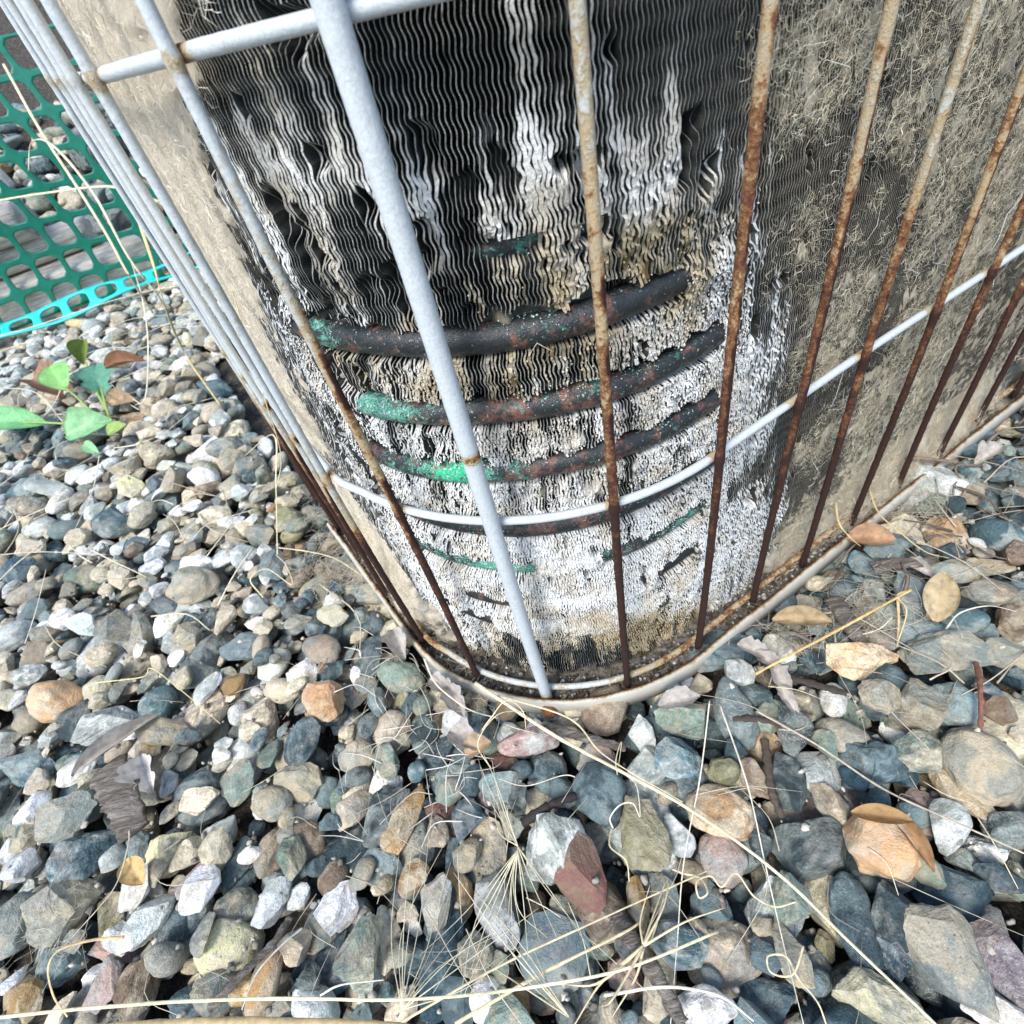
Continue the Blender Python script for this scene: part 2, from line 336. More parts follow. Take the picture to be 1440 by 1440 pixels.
# what the coil face is like, read off at points of the face: crust, tan, dark gaps between fins, lint
CP = [(280,20,.05,.2,0,.6),(360,30,.05,.2,0,.1),(560,20,.05,0,0,0),(700,30,.06,.1,0,0),(730,60,.1,.1,0,0),(850,30,.1,0,0,0),(1000,40,.0,0,0,.1),
 (330,110,.1,.4,0,.35),(400,100,.1,.9,0,.5),(560,90,.05,.3,0,.2),(640,110,.1,0,0,0),(700,130,.36,.1,0,0),(790,120,.2,.1,0,0),(900,110,.55,0,0,0),(960,110,.05,0,0,0),(1020,110,0,0,0,.15),
 (330,200,.3,.3,0,.1),(430,190,.7,.5,0,0),(500,200,.1,0,0,0),(590,190,.15,0,0,0),(700,200,.85,.1,0,0),(350,170,.6,.6,0,.2),(390,230,.8,.4,0,0),(640,230,.45,.1,0,0),(860,170,.75,.1,0,0),(820,150,.5,.1,0,0),(660,160,.4,.1,0,0),(450,320,.75,.1,.1,0),(380,300,.7,.2,0,0),(540,300,.75,.1,.1,0),(860,260,.9,.1,0,0),(960,250,.5,.1,0,0),(760,230,.85,.3,0,0),(830,220,.3,0,0,0),(920,210,.9,0,0,0),(975,220,.05,0,0,0),(1010,250,.3,.1,0,0),
 (340,290,.45,.3,0,.1),(440,260,.9,.2,0,0),(480,300,.6,.1,.3,0),(560,280,.55,.1,0,0),(620,300,.15,0,.2,0),(660,280,.1,0,.9,0),(740,280,.9,.5,0,0),(800,290,.8,.2,0,0),(900,260,.8,.1,0,0),(950,300,.4,.7,.2,0),(1020,320,.8,.2,0,0),
 (390,350,.6,.1,.2,0),(450,390,.2,.2,.6,0),(520,380,.2,.8,.5,.1),(570,350,.2,0,.5,0),(640,370,.2,.1,.8,0),(720,390,.5,.9,.2,.5),(780,400,.6,.8,0,.3),(880,380,.95,.3,0,0),(960,370,.8,.8,.1,0),(1010,400,.95,.4,0,0),
 (930,312,.5,1,.2,0),(990,300,.4,1,.3,0),(600,405,.3,.9,.5,0),(860,318,.5,1,.3,0),(640,420,.4,.8,.4,0),(420,420,.5,0,.4,0),(480,440,.5,.1,.4,0),(590,430,.7,.2,.1,0),(470,520,.5,.6,.5,.3),(560,520,.6,.5,.2,.1),(660,520,.7,.6,.1,0),(760,520,.75,.7,.1,0),(700,530,.3,.9,.4,.4),(880,480,.8,.5,.0,0),(960,460,.9,.3,.0,0),(1040,480,1,0,0,0),
 (470,590,.5,0,.6,0),(540,610,.6,0,.5,0),(640,610,.7,.4,.2,0),(760,610,.75,.6,.1,0),(890,570,.85,.1,.1,0),(980,530,.9,.1,.0,0),(1040,560,1,0,0,0),
 (560,690,.8,0,.3,0),(640,690,.75,0,.3,0),(770,690,.65,.2,.4,.2),(900,650,.7,.1,.2,0),(1030,640,1,0,0,0),(1040,720,1,0,0,0),
 (640,740,.9,0,.1,0),(770,770,.95,0,0,0),(900,750,.9,0,.1,0),(960,720,.9,0,.1,0),(1020,790,1,0,0,0),
 (620,800,1,0,.0,0),(680,810,.9,0,.15,0),(800,830,.95,.1,0,0),(900,830,.9,.1,.1,0),(980,840,.95,0,0,0),(1050,830,.85,0,.1,.1),
 (660,880,.8,.1,.1,0),(740,880,.85,.15,.1,0),(820,890,.75,.6,.2,0),(900,890,.6,.9,.4,0),(960,880,.6,.9,.4,0),(720,920,.4,.7,.5,0),(840,930,.4,.8,.6,0),(960,910,.5,.7,.5,0),
 (1040,100,0,0,0,.3),(1080,80,0,0,0,.95),(1100,200,0,0,0,.8),(1090,300,0,0,0,.55),(1085,380,.05,0,0,.35),(1080,450,.1,0,0,.1),(1090,540,.05,0,0,.15),(1085,620,.2,0,0,.1),(1075,700,.9,0,0,.1),(1070,780,.9,0,0,.1),
 (1060,500,1,0,0,0),(1062,560,1,0,0,0),(1058,620,1,0,0,0),(1060,700,1,0,0,0),(1050,760,1,0,0,0),(1075,740,1,0,0,0),(1070,820,.9,0,0,0),(1030,860,.8,.1,.1,0),(1150,100,0,0,0,.75),(1180,60,0,0,0,.65),(1150,220,0,0,0,.35),(1170,160,0,0,0,.75),(1250,160,0,0,0,.55),(1200,280,0,0,0,.35),(1160,300,0,0,0,.75),(1240,250,0,0,0,.75),(1300,130,0,0,0,.85),(1400,60,0,0,0,.9),(1350,200,0,0,0,.55),
 (1150,400,0,0,0,.7),(1130,480,0,0,0,.85),(1200,400,0,0,0,.5),(1220,480,0,0,0,.6),(1280,350,0,0,0,.45),(1300,300,0,0,0,.8),(1160,580,0,0,0,.3),(1120,640,0,0,0,.35),(1150,660,0,0,0,.75),(1240,560,0,0,0,1),(1200,560,0,0,0,.6),
 (1350,400,0,0,0,.9),(1300,450,0,0,0,1),(1400,300,0,0,0,.8),(1350,480,0,0,0,1),(1200,680,0,0,0,1),(1130,740,.1,0,0,.8),(1100,780,.2,0,0,.55),
 (230,60,.0,.3,0,.95),(200,150,0,0,0,1),(260,220,0,0,0,.95),(300,330,0,0,0,1),(350,450,0,0,0,1),(420,570,0,0,0,1),(380,480,.3,0,0,.9),(450,650,.2,0,0,1),(520,730,.2,0,0,.9),(470,640,.9,0,0,.45),(400,500,.9,0,0,.45),(430,520,.9,0,0,.2),(560,760,1,0,0,.1),(500,680,1,0,0,.2)]
_cp = []
for (x, y, *f) in CP:
    q = coil_at(x, y)
    if q and -.1 < q[1] < .36 and -.5 < q[0] < .6: _cp.append((q[0], q[1], *f))
_cp = np.array(_cp)
GS = np.linspace(-.36, .56, 461); GZ = np.linspace(-.04, .36, 201)
_S, _Z = np.meshgrid(GS, GZ, indexing='ij')
_w = 0; _f = np.zeros(_S.shape+(4,))
for q in _cp:
    sg = .009 if q[0] < .07 and q[0] > -.14 else .020
    e = np.exp(-((_S-q[0])**2+(_Z-q[1])**2)/(2*sg*sg))+1e-4/(((_S-q[0])**2+(_Z-q[1])**2)*2e4+1)
    _w = _w+e; _f += e[..., None]*q[2:]
_f /= _w[..., None]
def field(s, z, k):
    u = np.clip((s-GS[0])/(GS[1]-GS[0]), 0, len(GS)-1.001); w = np.clip((z-GZ[0])/(GZ[1]-GZ[0]), 0, len(GZ)-1.001)
    i = u.astype(int); j = w.astype(int); a = u-i; b = w-j; G = _f[..., k]
    return (G[i, j]*(1-a)+G[i+1, j]*a)*(1-b)+(G[i, j+1]*(1-a)+G[i+1, j+1]*a)*b

# exposed stretches of tube: height, list of (from, to) along s, patina
TUBES = [(.2165, [(-.063, -.046), (-.038, -.028)], .42), (.1935, [(-.145, -.004)], .26), (.1675, [(-.123, .014)], .32), (.1415, [(-.137, .016)], .28),
         (.1115, [(-.134, .018)], .26), (.0845, [(-.132, -.068), (-.040, .015)], .40), (.0570, [(-.110, -.084), (-.014, .012)], .10), (.0365, [(-.120, -.097)], .12)]
def face_depth(s, z):
    """how far (metres) the fins are eaten back from the face"""
    er = .0028*sstep(.235, .205, z)*sstep(-.16, -.145, s)*sstep(.03, .012, s)
    er = er*(.4+1.2*fbm(s*220, z*160, 0, 5, 2))
    for zk, segs, _ in TUBES:
        for a, b in segs:
            edge = .003*(vnoise(s*700, z*300, 0, 8)-.5)
            along = sstep(a-.003, a+.006, s+edge)*(1-sstep(b-.005, b+.003, s+edge))
            thin = .45 if zk > .2 else 1.
            lo = .0061+.003*(vnoise(s*500, zk*99, 0, 21)-.4); up_ = .0068+.006*(vnoise(s*260, zk*77, 0, 22)-.4)
            lo = lo*thin; up_ = up_*thin
            d = z-zk
            across = np.where(d > 0, 1-sstep(up_*.65, up_, d), 1-sstep(lo*.65, lo, -d))
            er = np.maximum(er, .0105*along*across)
    for zk, segs, _ in TUBES:
        outside = 1.
        for a, b in segs: outside = outside*(1-sstep(a-.004, a+.002, s)*(1-sstep(b-.002, b+.004, s)))
        er = er*(1-.85*np.exp(-((z-zk)/.006)**2)*outside)
    # bitten pockets
    pk = sstep(.64, .74, fbm(s*95, z*120, 0, 31, 3))*sstep(.235, .215, z)*sstep(-.15, -.14, s)*sstep(.02, .005, s)
    dk = field(s, z, 2)
    er = np.maximum(er, .007*np.clip(pk*sstep(.04, .10, z)*(.35+dk), 0, 1))
    er = np.maximum(er, .006*sstep(.50, .68, fbm(s*150, z*90, 0, 35, 2)+.45*(dk-.4)))
    return er

# ------------------------------------------------------------------ the air conditioner
unit = empty('air_conditioner', (C0[0], C0[1], 0))
tag(unit, 'old air conditioner, white crusted fins and bare green copper tubes behind a rusty wire guard', 'air conditioner')
UP = np.array([C0[0], C0[1], 0])
PITCH = .00122; ZB, ZM, ZT = -.010, .292, .42
zr = np.r_[np.arange(ZB, ZM, .0008), np.linspace(ZM, ZT, 14)]
def fin_mesh(s, zr):
    n = len(zr); s_ = np.full(n, s)
    c = field(s_, zr, 0); tn = field(s_, zr, 1); dk = field(s_, zr, 2); ln = field(s_, zr, 3)
    n1 = fbm(s*500, zr*170, 0, 41, 2); n2 = vnoise(s*1500, zr*900, 0, 42)
    streak = fbm(s*260, zr*45, 0, 44, 3)
    cr = np.clip(sstep(.24, .78, c*.92+(streak-.5)*1.35+(n1-.5)*.45), 0, 1)*sstep(.0, .12, c)
    er = face_depth(s_, zr)
    er = er+cr*.0012*(n2-.5)*1.6*sstep(.25, .2, zr)
    Ro = RC-er
    ph_ = s*30+5.*vnoise(s*22, zr*16, 0, 57)
    am_ = .00013+.00022*vnoise(s*30, zr*24, 0, 58)
    wave = am_*np.sin(zr*2*math.pi/.0052+ph_)+.0005*(vnoise(s*40, zr*30, 0, 51)-.5)*2
    crush = sstep(.55, .72, fbm(s*26, zr*30, 0, 59, 2))
    bend = dk*.0015*(vnoise(s*300, zr*60, 0, 52)-.5)*sstep(.24, .215, zr)+crush*.0022*(vnoise(s*55, zr*70, 0, 60)-.5)
    ss = s+wave+bend+cr*.0006*(vnoise(s*900, zr*420, 0, 55)-.5)+cr*.0005*(vnoise(s*1500, zr*1200, 0, 56)-.5)
    t = .00007+.00004*n2+cr*(.00020+.00036*n2*(.4+1.2*n1))
    t = np.where(er > .008, .0001, t)
    P = []
    for (off, R) in ((-t, Ro), (t, Ro), (-.00006, np.minimum(Ro-.0006, RC-.0030)), (.00006, np.minimum(Ro-.0006, RC-.0030)), (-.00006, .0855), (.00006, .0855)):
        P.append(surf(ss+off, zr, R))
    # ring order: back-left, mid-left, face-left | face-left', face-right' | face-right, mid-right, back-right
    cols = [P[4], P[2], P[0], P[0], P[1], P[1], P[3], P[5]]
    V = np.stack(cols, 1)
    g = grid_faces(n, 8).reshape(n-1, 7, 4)
    side = g[:, [0, 1, 5, 6]].reshape(-1, 4); face = g[:, [3]].reshape(-1, 4)
    white = np.array([.86, .87, .85]); cream = np.array([.52, .43, .27]); brown = np.array([.15, .11, .045]); grey = np.array([.37, .39, .37])
    tt = np.clip(tn*1.2+(fbm(s*110, zr*90, 0, 61, 2)-.5)*1.3, 0, 1)[:, None]
    wcol = white*(1-tt)+cream*tt
    deep = sstep(.72, 1.05, tn*.9+(fbm(s*120, zr*150, 0, 62, 2)-.45)*1.2)[:, None]; wcol = wcol*(1-deep)+brown*deep
    crr = cr[:, None]
    gg = grey*(.35+.9*vnoise(s*900, zr*120, 0, 63))[:, None]
    du = (.85*sstep(.1, .6, ln+(fbm(s*60, zr*60, 0, 64, 3)-.5)*.9)*sstep(-.0, .3, ln+.12))[:, None]; gg = gg*(1-du)+np.array([.56, .49, .37])*(.6+.6*n1[:, None])*du
    col = gg*(1-crr)+wcol*crr
    col = col*(1-.75*sstep(.35, .9, dk*(.6+.8*n1))[:, None])  # darkness of the gaps put into the fin colour
    C = np.repeat(col[:, None], 8, 1)
    sidec = np.clip(col*(.50*crr+.16)+.018, 0, 1); C[:, 1] = sidec*.6; C[:, 6] = sidec*.6; C[:, 0] = .01; C[:, 7] = .01  # sides blacken inward: dirt, plus shade of the depth put into the colour
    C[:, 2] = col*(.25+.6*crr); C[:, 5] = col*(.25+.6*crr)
    return V.reshape(-1, 3), side, face, C.reshape(-1, 3)
s_ind = np.arange(-SL-.004, .075, PITCH)
for s in s_ind:
    V, a, b, C = fin_mesh(s, zr)
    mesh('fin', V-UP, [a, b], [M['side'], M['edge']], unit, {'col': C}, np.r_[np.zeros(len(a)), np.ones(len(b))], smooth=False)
zr2 = np.r_[np.arange(ZB, ZM, .0028), np.linspace(ZM, ZT, 8)]
for rngs in (np.arange(.075, .50, PITCH), np.arange(-SL-.004-PITCH, -SL-.115, -PITCH*1.6)):
    VV = []; AA = []; BB = []; CC = []; k = 0
    for s in rngs:
        V, a, b, C = fin_mesh(s, zr2); VV.append(V); AA.append(a+k); BB.append(b+k); CC.append(C); k += len(V)
    a = np.vstack(AA); b = np.vstack(BB)
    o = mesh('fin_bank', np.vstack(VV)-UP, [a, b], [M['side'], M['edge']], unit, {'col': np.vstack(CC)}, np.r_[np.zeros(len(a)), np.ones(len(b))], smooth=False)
    o['kind'] = 'stuff'
# dark core behind the fins
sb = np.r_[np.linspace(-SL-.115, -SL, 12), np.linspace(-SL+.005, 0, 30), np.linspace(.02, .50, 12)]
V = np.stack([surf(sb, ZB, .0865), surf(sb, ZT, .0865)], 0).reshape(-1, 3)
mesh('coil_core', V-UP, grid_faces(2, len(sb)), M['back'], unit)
# copper tubes
for zk, segs, pat in TUBES:
    for a, b in [(min(q[0] for q in segs)-.012, max(q[1] for q in segs)+.012)]:
        st = np.linspace(a, b, 110); zz = zk+.0006*np.sin(st*60+zk*300)
        P = surf(st, zz, RC-(.0115 if zk > .2 else .0064 if zk > .1 else .0086))
        V, Fs = sweep(P, .0047, 20, seed=int(zk*999), rough=.025)
        g = pat+.35*(fbm(st*60, zk*50, 0, 71, 2)-.5)
        if abs(zk-.1415) < .001: g = g+.38*np.exp(-((st+.092)/.015)**2)
        if abs(zk-.1675) < .001: g = g+.25*np.exp(-((st+.112)/.016)**2)
        if abs(zk-.1935) < .001: g = g+.25*np.exp(-((st+.128)/.012)**2)
        if abs(zk-.0845) < .001: g = g+.20*np.exp(-((st+.082)/.016)**2)
        o = mesh('copper_tube', V-UP, Fs, M['tube'], unit, {'patina': np.r_[np.repeat(g, 20), g[0], g[-1]], 'warm': np.r_[np.repeat(.065*np.exp(-((st+.055)/.03)**2)*(abs(zk-.1545) < .02), 20), 0, 0], 'vivid': np.r_[np.repeat(1.*np.exp(-((st+.090)/.010)**4)*(abs(zk-.1415) < .001), 20), 0, 0]})

# crumbly oxide lumps sitting on the corroded fin edges
def ico(sub):
    t = (1+5**.5)/2
    V = [(-1,t,0),(1,t,0),(-1,-t,0),(1,-t,0),(0,-1,t),(0,1,t),(0,-1,-t),(0,1,-t),(t,0,-1),(t,0,1),(-t,0,-1),(-t,0,1)]
    Fc = [(0,11,5),(0,5,1),(0,1,7),(0,7,10),(0,10,11),(1,5,9),(5,11,4),(11,10,2),(10,7,6),(7,1,8),(3,9,4),(3,4,2),(3,2,6),(3,6,8),(3,8,9),(4,9,5),(2,4,11),(6,2,10),(8,6,7),(9,8,1)]
    V = [np.array(v)/np.linalg.norm(v) for v in V]
    for _ in range(sub):
        c = {}; nf = []
        def mid(a, b):
            k = (min(a, b), max(a, b))
            if k not in c:
                m = V[a]+V[b]; V.append(m/np.linalg.norm(m)); c[k] = len(V)-1
            return c[k]
        for a, b, d in Fc:
            x, y, z = mid(a, b), mid(b, d), mid(d, a); nf += [(a, x, z), (b, y, x), (d, z, y), (x, y, z)]
        Fc = nf
    return np.array(V), np.array(Fc)
ICO = [ico(k) for k in range(5)]
OCT = (np.array([(1., 0, 0), (-1, 0, 0), (0, 1, 0), (0, -1, 0), (0, 0, 1), (0, 0, -1)]), np.array([(0, 2, 4), (2, 1, 4), (1, 3, 4), (3, 0, 4), (2, 0, 5), (1, 2, 5), (3, 1, 5), (0, 3, 5)]))
def scatter_lumps(P, size, base, cols, stretch=None):
    """many tiny irregular lumps -> V, F, C"""
    v0, f0 = base; n = len(P); m = len(v0)
    sc = 1+.55*(rng.random((n, m, 1))-.5); an = .55+.9*rng.random((n, 1, 3))
    if stretch is not None: an = an*np.array(stretch)[None, None]
    V = P[:, None]+v0[None]*sc*an*size[:, None, None]
    Fc = (f0[None]+(np.arange(n)*m)[:, None, None]).reshape(-1, 3)
    return V.reshape(-1, 3), Fc, np.repeat(cols, m, 0)
N = 150000
s = rng.uniform(-SL-.003, .028, N); z = rng.uniform(-.004, .265, N)
c = field(s, z, 0); streak = fbm(s*260, z*45, 0, 44, 3)
keep = rng.random(N) < sstep(.42, .8, c*.95+(streak-.5)*1.3)*sstep(.215, .15, z)
s, z = s[keep], z[keep]; er = face_depth(s, z); k = er < .0075; s, z, er = s[k], z[k], er[k]
s = np.round((s+SL+.004)/PITCH)*PITCH-SL-.004+.0004*np.sin(z*2*math.pi/.0056+s*30)
P = surf(s, z, RC-er+.0001)
tn = np.clip(field(s, z, 1)*1.2+(fbm(s*110, z*90, 0, 61, 2)-.5)*1.3, 0, 1)[:, None]
cols = (np.array([.88, .89, .87])*(1-tn)+np.array([.56, .46, .30])*tn)*(.7+.45*rng.random((len(s), 1)))
V, Fc, Cc = scatter_lumps(P, rng.uniform(.00014, .00042, len(P)), OCT, cols, (1, 1, 1.5))
o = mesh('oxide_crust', V-UP, Fc, M['crumb'], unit, {'col': Cc}); o['kind'] = 'stuff'
S, Z = np.meshgrid(np.arange(-SL-.02, .062, .00085), np.arange(-.009, .255, .00085), indexing='ij')
cc_ = field(S, Z, 0); tn_ = field(S, Z, 1); er_ = face_depth(S, Z)
fill = sstep(.34, .85, cc_*sstep(.26, .08, Z)*.62+cc_*.5+(fbm(S*260, Z*70, 0, 44, 3)-.5)*1.3)*sstep(.0045, .002, er_)
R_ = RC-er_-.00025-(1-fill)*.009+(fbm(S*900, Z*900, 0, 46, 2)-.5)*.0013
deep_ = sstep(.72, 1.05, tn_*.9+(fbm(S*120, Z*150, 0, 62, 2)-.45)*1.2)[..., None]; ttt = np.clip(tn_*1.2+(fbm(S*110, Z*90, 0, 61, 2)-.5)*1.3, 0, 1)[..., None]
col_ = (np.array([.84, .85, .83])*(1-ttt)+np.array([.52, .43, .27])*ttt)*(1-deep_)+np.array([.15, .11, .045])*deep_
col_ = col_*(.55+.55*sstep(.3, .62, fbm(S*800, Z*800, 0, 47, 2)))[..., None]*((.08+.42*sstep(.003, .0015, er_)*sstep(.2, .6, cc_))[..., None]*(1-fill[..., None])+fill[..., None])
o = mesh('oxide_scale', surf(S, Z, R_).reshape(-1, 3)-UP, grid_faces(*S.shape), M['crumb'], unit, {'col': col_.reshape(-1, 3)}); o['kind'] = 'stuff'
# turquoise crust along the upper side of the tubes
J = Join()
for zk, segs, pat in TUBES[:6]:
    for a, b in segs:
        n = int((b-a)*5000*pat*2)
        st = rng.uniform(a, b, n); w = fbm(st*90, zk*99, 0, 81, 2); st = st[(w > .50) & (vnoise(st*500, zk*99, 0, 83) > .3)]; n = len(st)
        ph = rng.normal(1.0, .45, n)
        P = surf(st, zk+.0047*np.sin(ph), RC-.0064+.0047*np.cos(ph))
        q = rng.random((n, 1)); cols = np.array([.09, .40, .30])*(1-q)+np.array([.55, .68, .62])*q
        V, Fc, Cc = scatter_lumps(P, rng.uniform(.00012, .00038, n), OCT, cols); J.add(V, Fc, col=Cc)
o = J.build('patina_crust', M['crumb'], unit); o['kind'] = 'stuff'
for v in o.data.vertices: v.co -= Vector(UP)

# lint: a felt sheet that sinks behind the fin edges where there is none
def lint_amount(s, z):
    L = field(s, z, 3)
    big = fbm(s*38+z*14, z*38, 0, 91, 3); med = fbm(s*150+z*60, z*110, 0, 92, 3)
    return L*1.15+(big-.5)*1.5*(1-np.abs(2*L-1))**.5*1.2+(med-.5)*.8*(1-.6*sstep(.8, 1, L))
def puff_at(S, Z): return sstep(.03, -.012, Z)*sstep(.03, .08, S)*.006+sstep(.035, -.012, Z)*sstep(-.135, -.165, S)*.0125+sstep(.03, -.012, Z)*sstep(.09, .16, S)*.008
def lint_sheet(s0, s1, ds, name):
    S, Z = np.meshgrid(np.arange(s0, s1, ds), np.arange(-.016, .30, .0013), indexing='ij')
    A = lint_amount(S, Z)
    up = sstep(.28, .85, A)
    R = RC-.0075+up*np.where(S < -.02, .0082, .0070)+(fbm(S*300, Z*300, 0, 93, 3)-.5)*(.0020+.25*puff_at(S, Z))*(.4+up)
    puff = puff_at(S, Z)*(.75+.5*fbm(S*90, Z*90, 0, 97, 3)); R = R+puff
    P = surf(S+.002*(vnoise(S*200, Z*200, 0, 94)-.5), Z, R)
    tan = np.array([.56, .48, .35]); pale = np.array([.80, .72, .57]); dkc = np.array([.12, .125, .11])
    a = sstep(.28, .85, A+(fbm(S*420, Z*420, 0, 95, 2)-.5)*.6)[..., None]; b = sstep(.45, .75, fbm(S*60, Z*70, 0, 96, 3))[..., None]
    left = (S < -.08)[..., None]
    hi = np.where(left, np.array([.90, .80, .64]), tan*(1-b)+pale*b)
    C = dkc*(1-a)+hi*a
    o = mesh(name, P.reshape(-1, 3)-UP, grid_faces(*S.shape), M['lint'], unit, {'col': C.reshape(-1, 3)}); o['kind'] = 'stuff'
lint_sheet(-SL-.116, -.078, .0013, 'lint_mat'); lint_sheet(-.066, -.030, .0013, 'lint_mat'); lint_sheet(-.004, .50, .0016, 'lint_mat')
def hairs(s, z, R, n, length, width, cols, name, curl=2.2, outw=.0012):
    """curly fibres as three-sided tapered strips lying in the felt"""
    k = 3; th = rng.uniform(0, 2*math.pi, n); cu = rng.normal(0, curl, n)
    L = rng.uniform(.5, 1.4, n)*length
    ss = [s]; zz = [z]; 
    for i in range(k):
        ss.append(ss[-1]+np.cos(th)*L/k); zz.append(zz[-1]+np.sin(th)*L/k); th = th+cu*.35+rng.normal(0, .25, n)
    ss = np.array(ss).T; zz = np.array(zz).T
    rr_ = R[:, None]+outw*(rng.random((n, k+1))-.15)
    P = surf(ss, zz, rr_)
    w = width*np.sin(np.linspace(.25, math.pi-.25, k+1))[None, :]*rng.uniform(.6, 1.3, (n, 1))
    T = np.gradient(P, axis=1); T /= np.linalg.norm(T, axis=-1, keepdims=True)+1e-9
    Nn = surf(ss, zz, rr_+.001)-P; Nn /= np.linalg.norm(Nn, axis=-1, keepdims=True)+1e-9
    B = np.cross(T, Nn)
    B = B+Nn*rng.normal(0, .5, (n, 1, 1)); V = np.stack([P+B*w[..., None], P-B*w[..., None]], 2)
    base = (np.arange(n)*(k+1)*2)[:, None, None]
    g = grid_faces(k+1, 2)[None]+base
    o = mesh(name, V.reshape(-1, 3)-UP, g.reshape(-1, 4), M['hair'], unit, {'col': np.repeat(cols, (k+1)*2, 0)}); o['kind'] = 'stuff'
def place_hairs(N, s0, s1, dens, length, width, name, base, outw=.0012, thr=.35, zmax=.285):
    s = rng.uniform(s0, s1, N); z = rng.uniform(-.012, zmax, N); A = lint_amount(s, z)
    k = rng.random(N) < sstep(thr, .9, A)*dens; s, z, A = s[k], z[k], A[k]
    cols = np.array(base)*(.6+.8*rng.random((len(s), 1)))
    hairs(s, z, RC+.0002+.0018*rng.random(len(s))+puff_at(s, z), len(s), length, width, np.clip(cols, 0, .85), name, outw=outw)
place_hairs(150000, -.01, .20, .6, .0040, .000045, 'lint_fibres', (.74, .64, .47))
place_hairs(24000, .20, .45, .5, .006, .00007, 'lint_fibres', (.60, .51, .37))
place_hairs(30000, -SL-.116, -.085, .4, .006, .00006, 'lint_fibres', (.78, .70, .56), outw=.002)
place_hairs(9000, .07, .45, .9, .009, .00006, 'lint_fibres', (.66, .58, .44), outw=.003, zmax=.03)
place_hairs(4000, -SL-.1, -SL+.02, .9, .009, .00006, 'lint_fibres', (.72, .64, .5), outw=.004, zmax=.03)
place_hairs(1200, -SL, .30, .30, .022, .00010, 'lint_fibres', (.75, .72, .62), outw=.004, thr=.0)

# pan, flange, side panels
def path(R, s0, s1, n=160, z=0.): return surf(np.linspace(s0, s1, n), z, R)
sp = np.r_[np.linspace(-SL-.13, -SL-.01, 20), np.linspace(-SL, .0, 70), np.linspace(.01, .52, 40)]
prof = [(.1180, -.0085), (.1185, -.0072), (.1185, .0012), (.1200, .0016), (.1212, .0006), (.1214, -.0115), (.1196, -.0125), (.1190, -.016)]
V = np.stack([surf(sp, z+.0006*(vnoise(sp*60, 0, 0, 3)-.5)*2, R+.0006*(vnoise(sp*40, 0, 0, 4)-.5)) for R, z in prof], 1)
rust = np.array([.95, .85, .66, .40, .24, .22, .45, .7])[None]+.26*(fbm(sp*45, 0, 0, 5, 2)-.5)[:, None]+.10*sstep(.0, .12, sp)[:, None]*np.array([0, 0, 1, 1, .9, .6, .5, 0])
t = NT('stained_flange'); p = t.pos(); r = t.attr('rust', 'Fac'); n = t.noise(t.vmath('MULTIPLY', p, (1, 1, .5)), 120, 5, .75); n2 = t.noise(p, 800, 3, .8)
f = t.math('ADD', r, t.math('ADD', t.math('MULTIPLY', t.math('SUBTRACT', n, .5), .7), t.math('MULTIPLY', t.math('SUBTRACT', n2, .5), .25)))
M['band'] = t.fin(t.ramp(f, [(.1, (.56, .55, .49)), (.38, (.50, .47, .39)), (.48, (.34, .26, .14)), (.58, (.17, .075, .035)), (.75, (.04, .024, .017))]), .6, t.bump(f, .5, .0005), .4)
mesh('base_flange', V.reshape(-1, 3)-UP, grid_faces(len(sp), len(prof)), M['band'], unit, {'rust': rust.reshape(-1)})
q = np.linspace(.084, .1183, 16); S, Rr = np.meshgrid(sp, q, indexing='ij'); V = surf(S, -.0085+.0022*(fbm(S*220, Rr*220, 0, 9, 3)-.4), Rr)
mesh('drip_pan', V.reshape(-1, 3)-UP, grid_faces(*S.shape), M['pan'], unit)
def corner_pt(s, R, z): return surf(s, z, R).reshape(3)
a0 = corner_pt(.50, RC, 0)[:2]; b0 = corner_pt(-SL-.115, RC, 0)[:2]; c_ = a0+nn*.22
V = []; Fq = []
def quadwall(p, q, z0, z1):
    k = len(V); V.extend([(p[0], p[1], z0), (q[0], q[1], z0), (q[0], q[1], z1), (p[0], p[1], z1)]); Fq.append((k, k+1, k+2, k+3))
quadwall(a0, c_, ZB, ZT); quadwall(c_, b0, ZB, ZT)
mesh('side_panel', np.array(V)-UP, np.array(Fq), M['panel'], unit, smooth=False)
ring = surf(np.r_[np.linspace(.50, 0, 6), np.linspace(-.003, -SL, 30), [-SL-.115]], ZT, RC+.002)
V = np.vstack([ring, [[c_[0], c_[1], ZT]], [[C0[0]+.1, C0[1]+.1, ZT]]]); k = len(V)-1; m = len(V)-1
mesh('top_panel', V-UP, np.array([(k, i, (i+1) % m) for i in range(m)]), M['panel'], unit, smooth=False)
# debris in the channel
n = 1500; s = rng.uniform(-SL-.05, .25, n); q = rng.random((n, 1))
P = surf(s, -.0078+.0015*rng.random(n), rng.uniform(.1015, .1175, n))
dark = rng.random((n, 1)) < .55
cols = np.where(dark, np.array([.05, .04, .03])*(1+q), np.array([.45, .44, .42])*(.5+.8*q))
V, Fc, Cc = scatter_lumps(P, rng.uniform(.0003, .0014, n)*rng.uniform(.4, 1, n), ICO[1], cols)
o = mesh('channel_debris', V-UP, Fc, M['crumb'], unit, {'col': Cc}); o['kind'] = 'stuff'

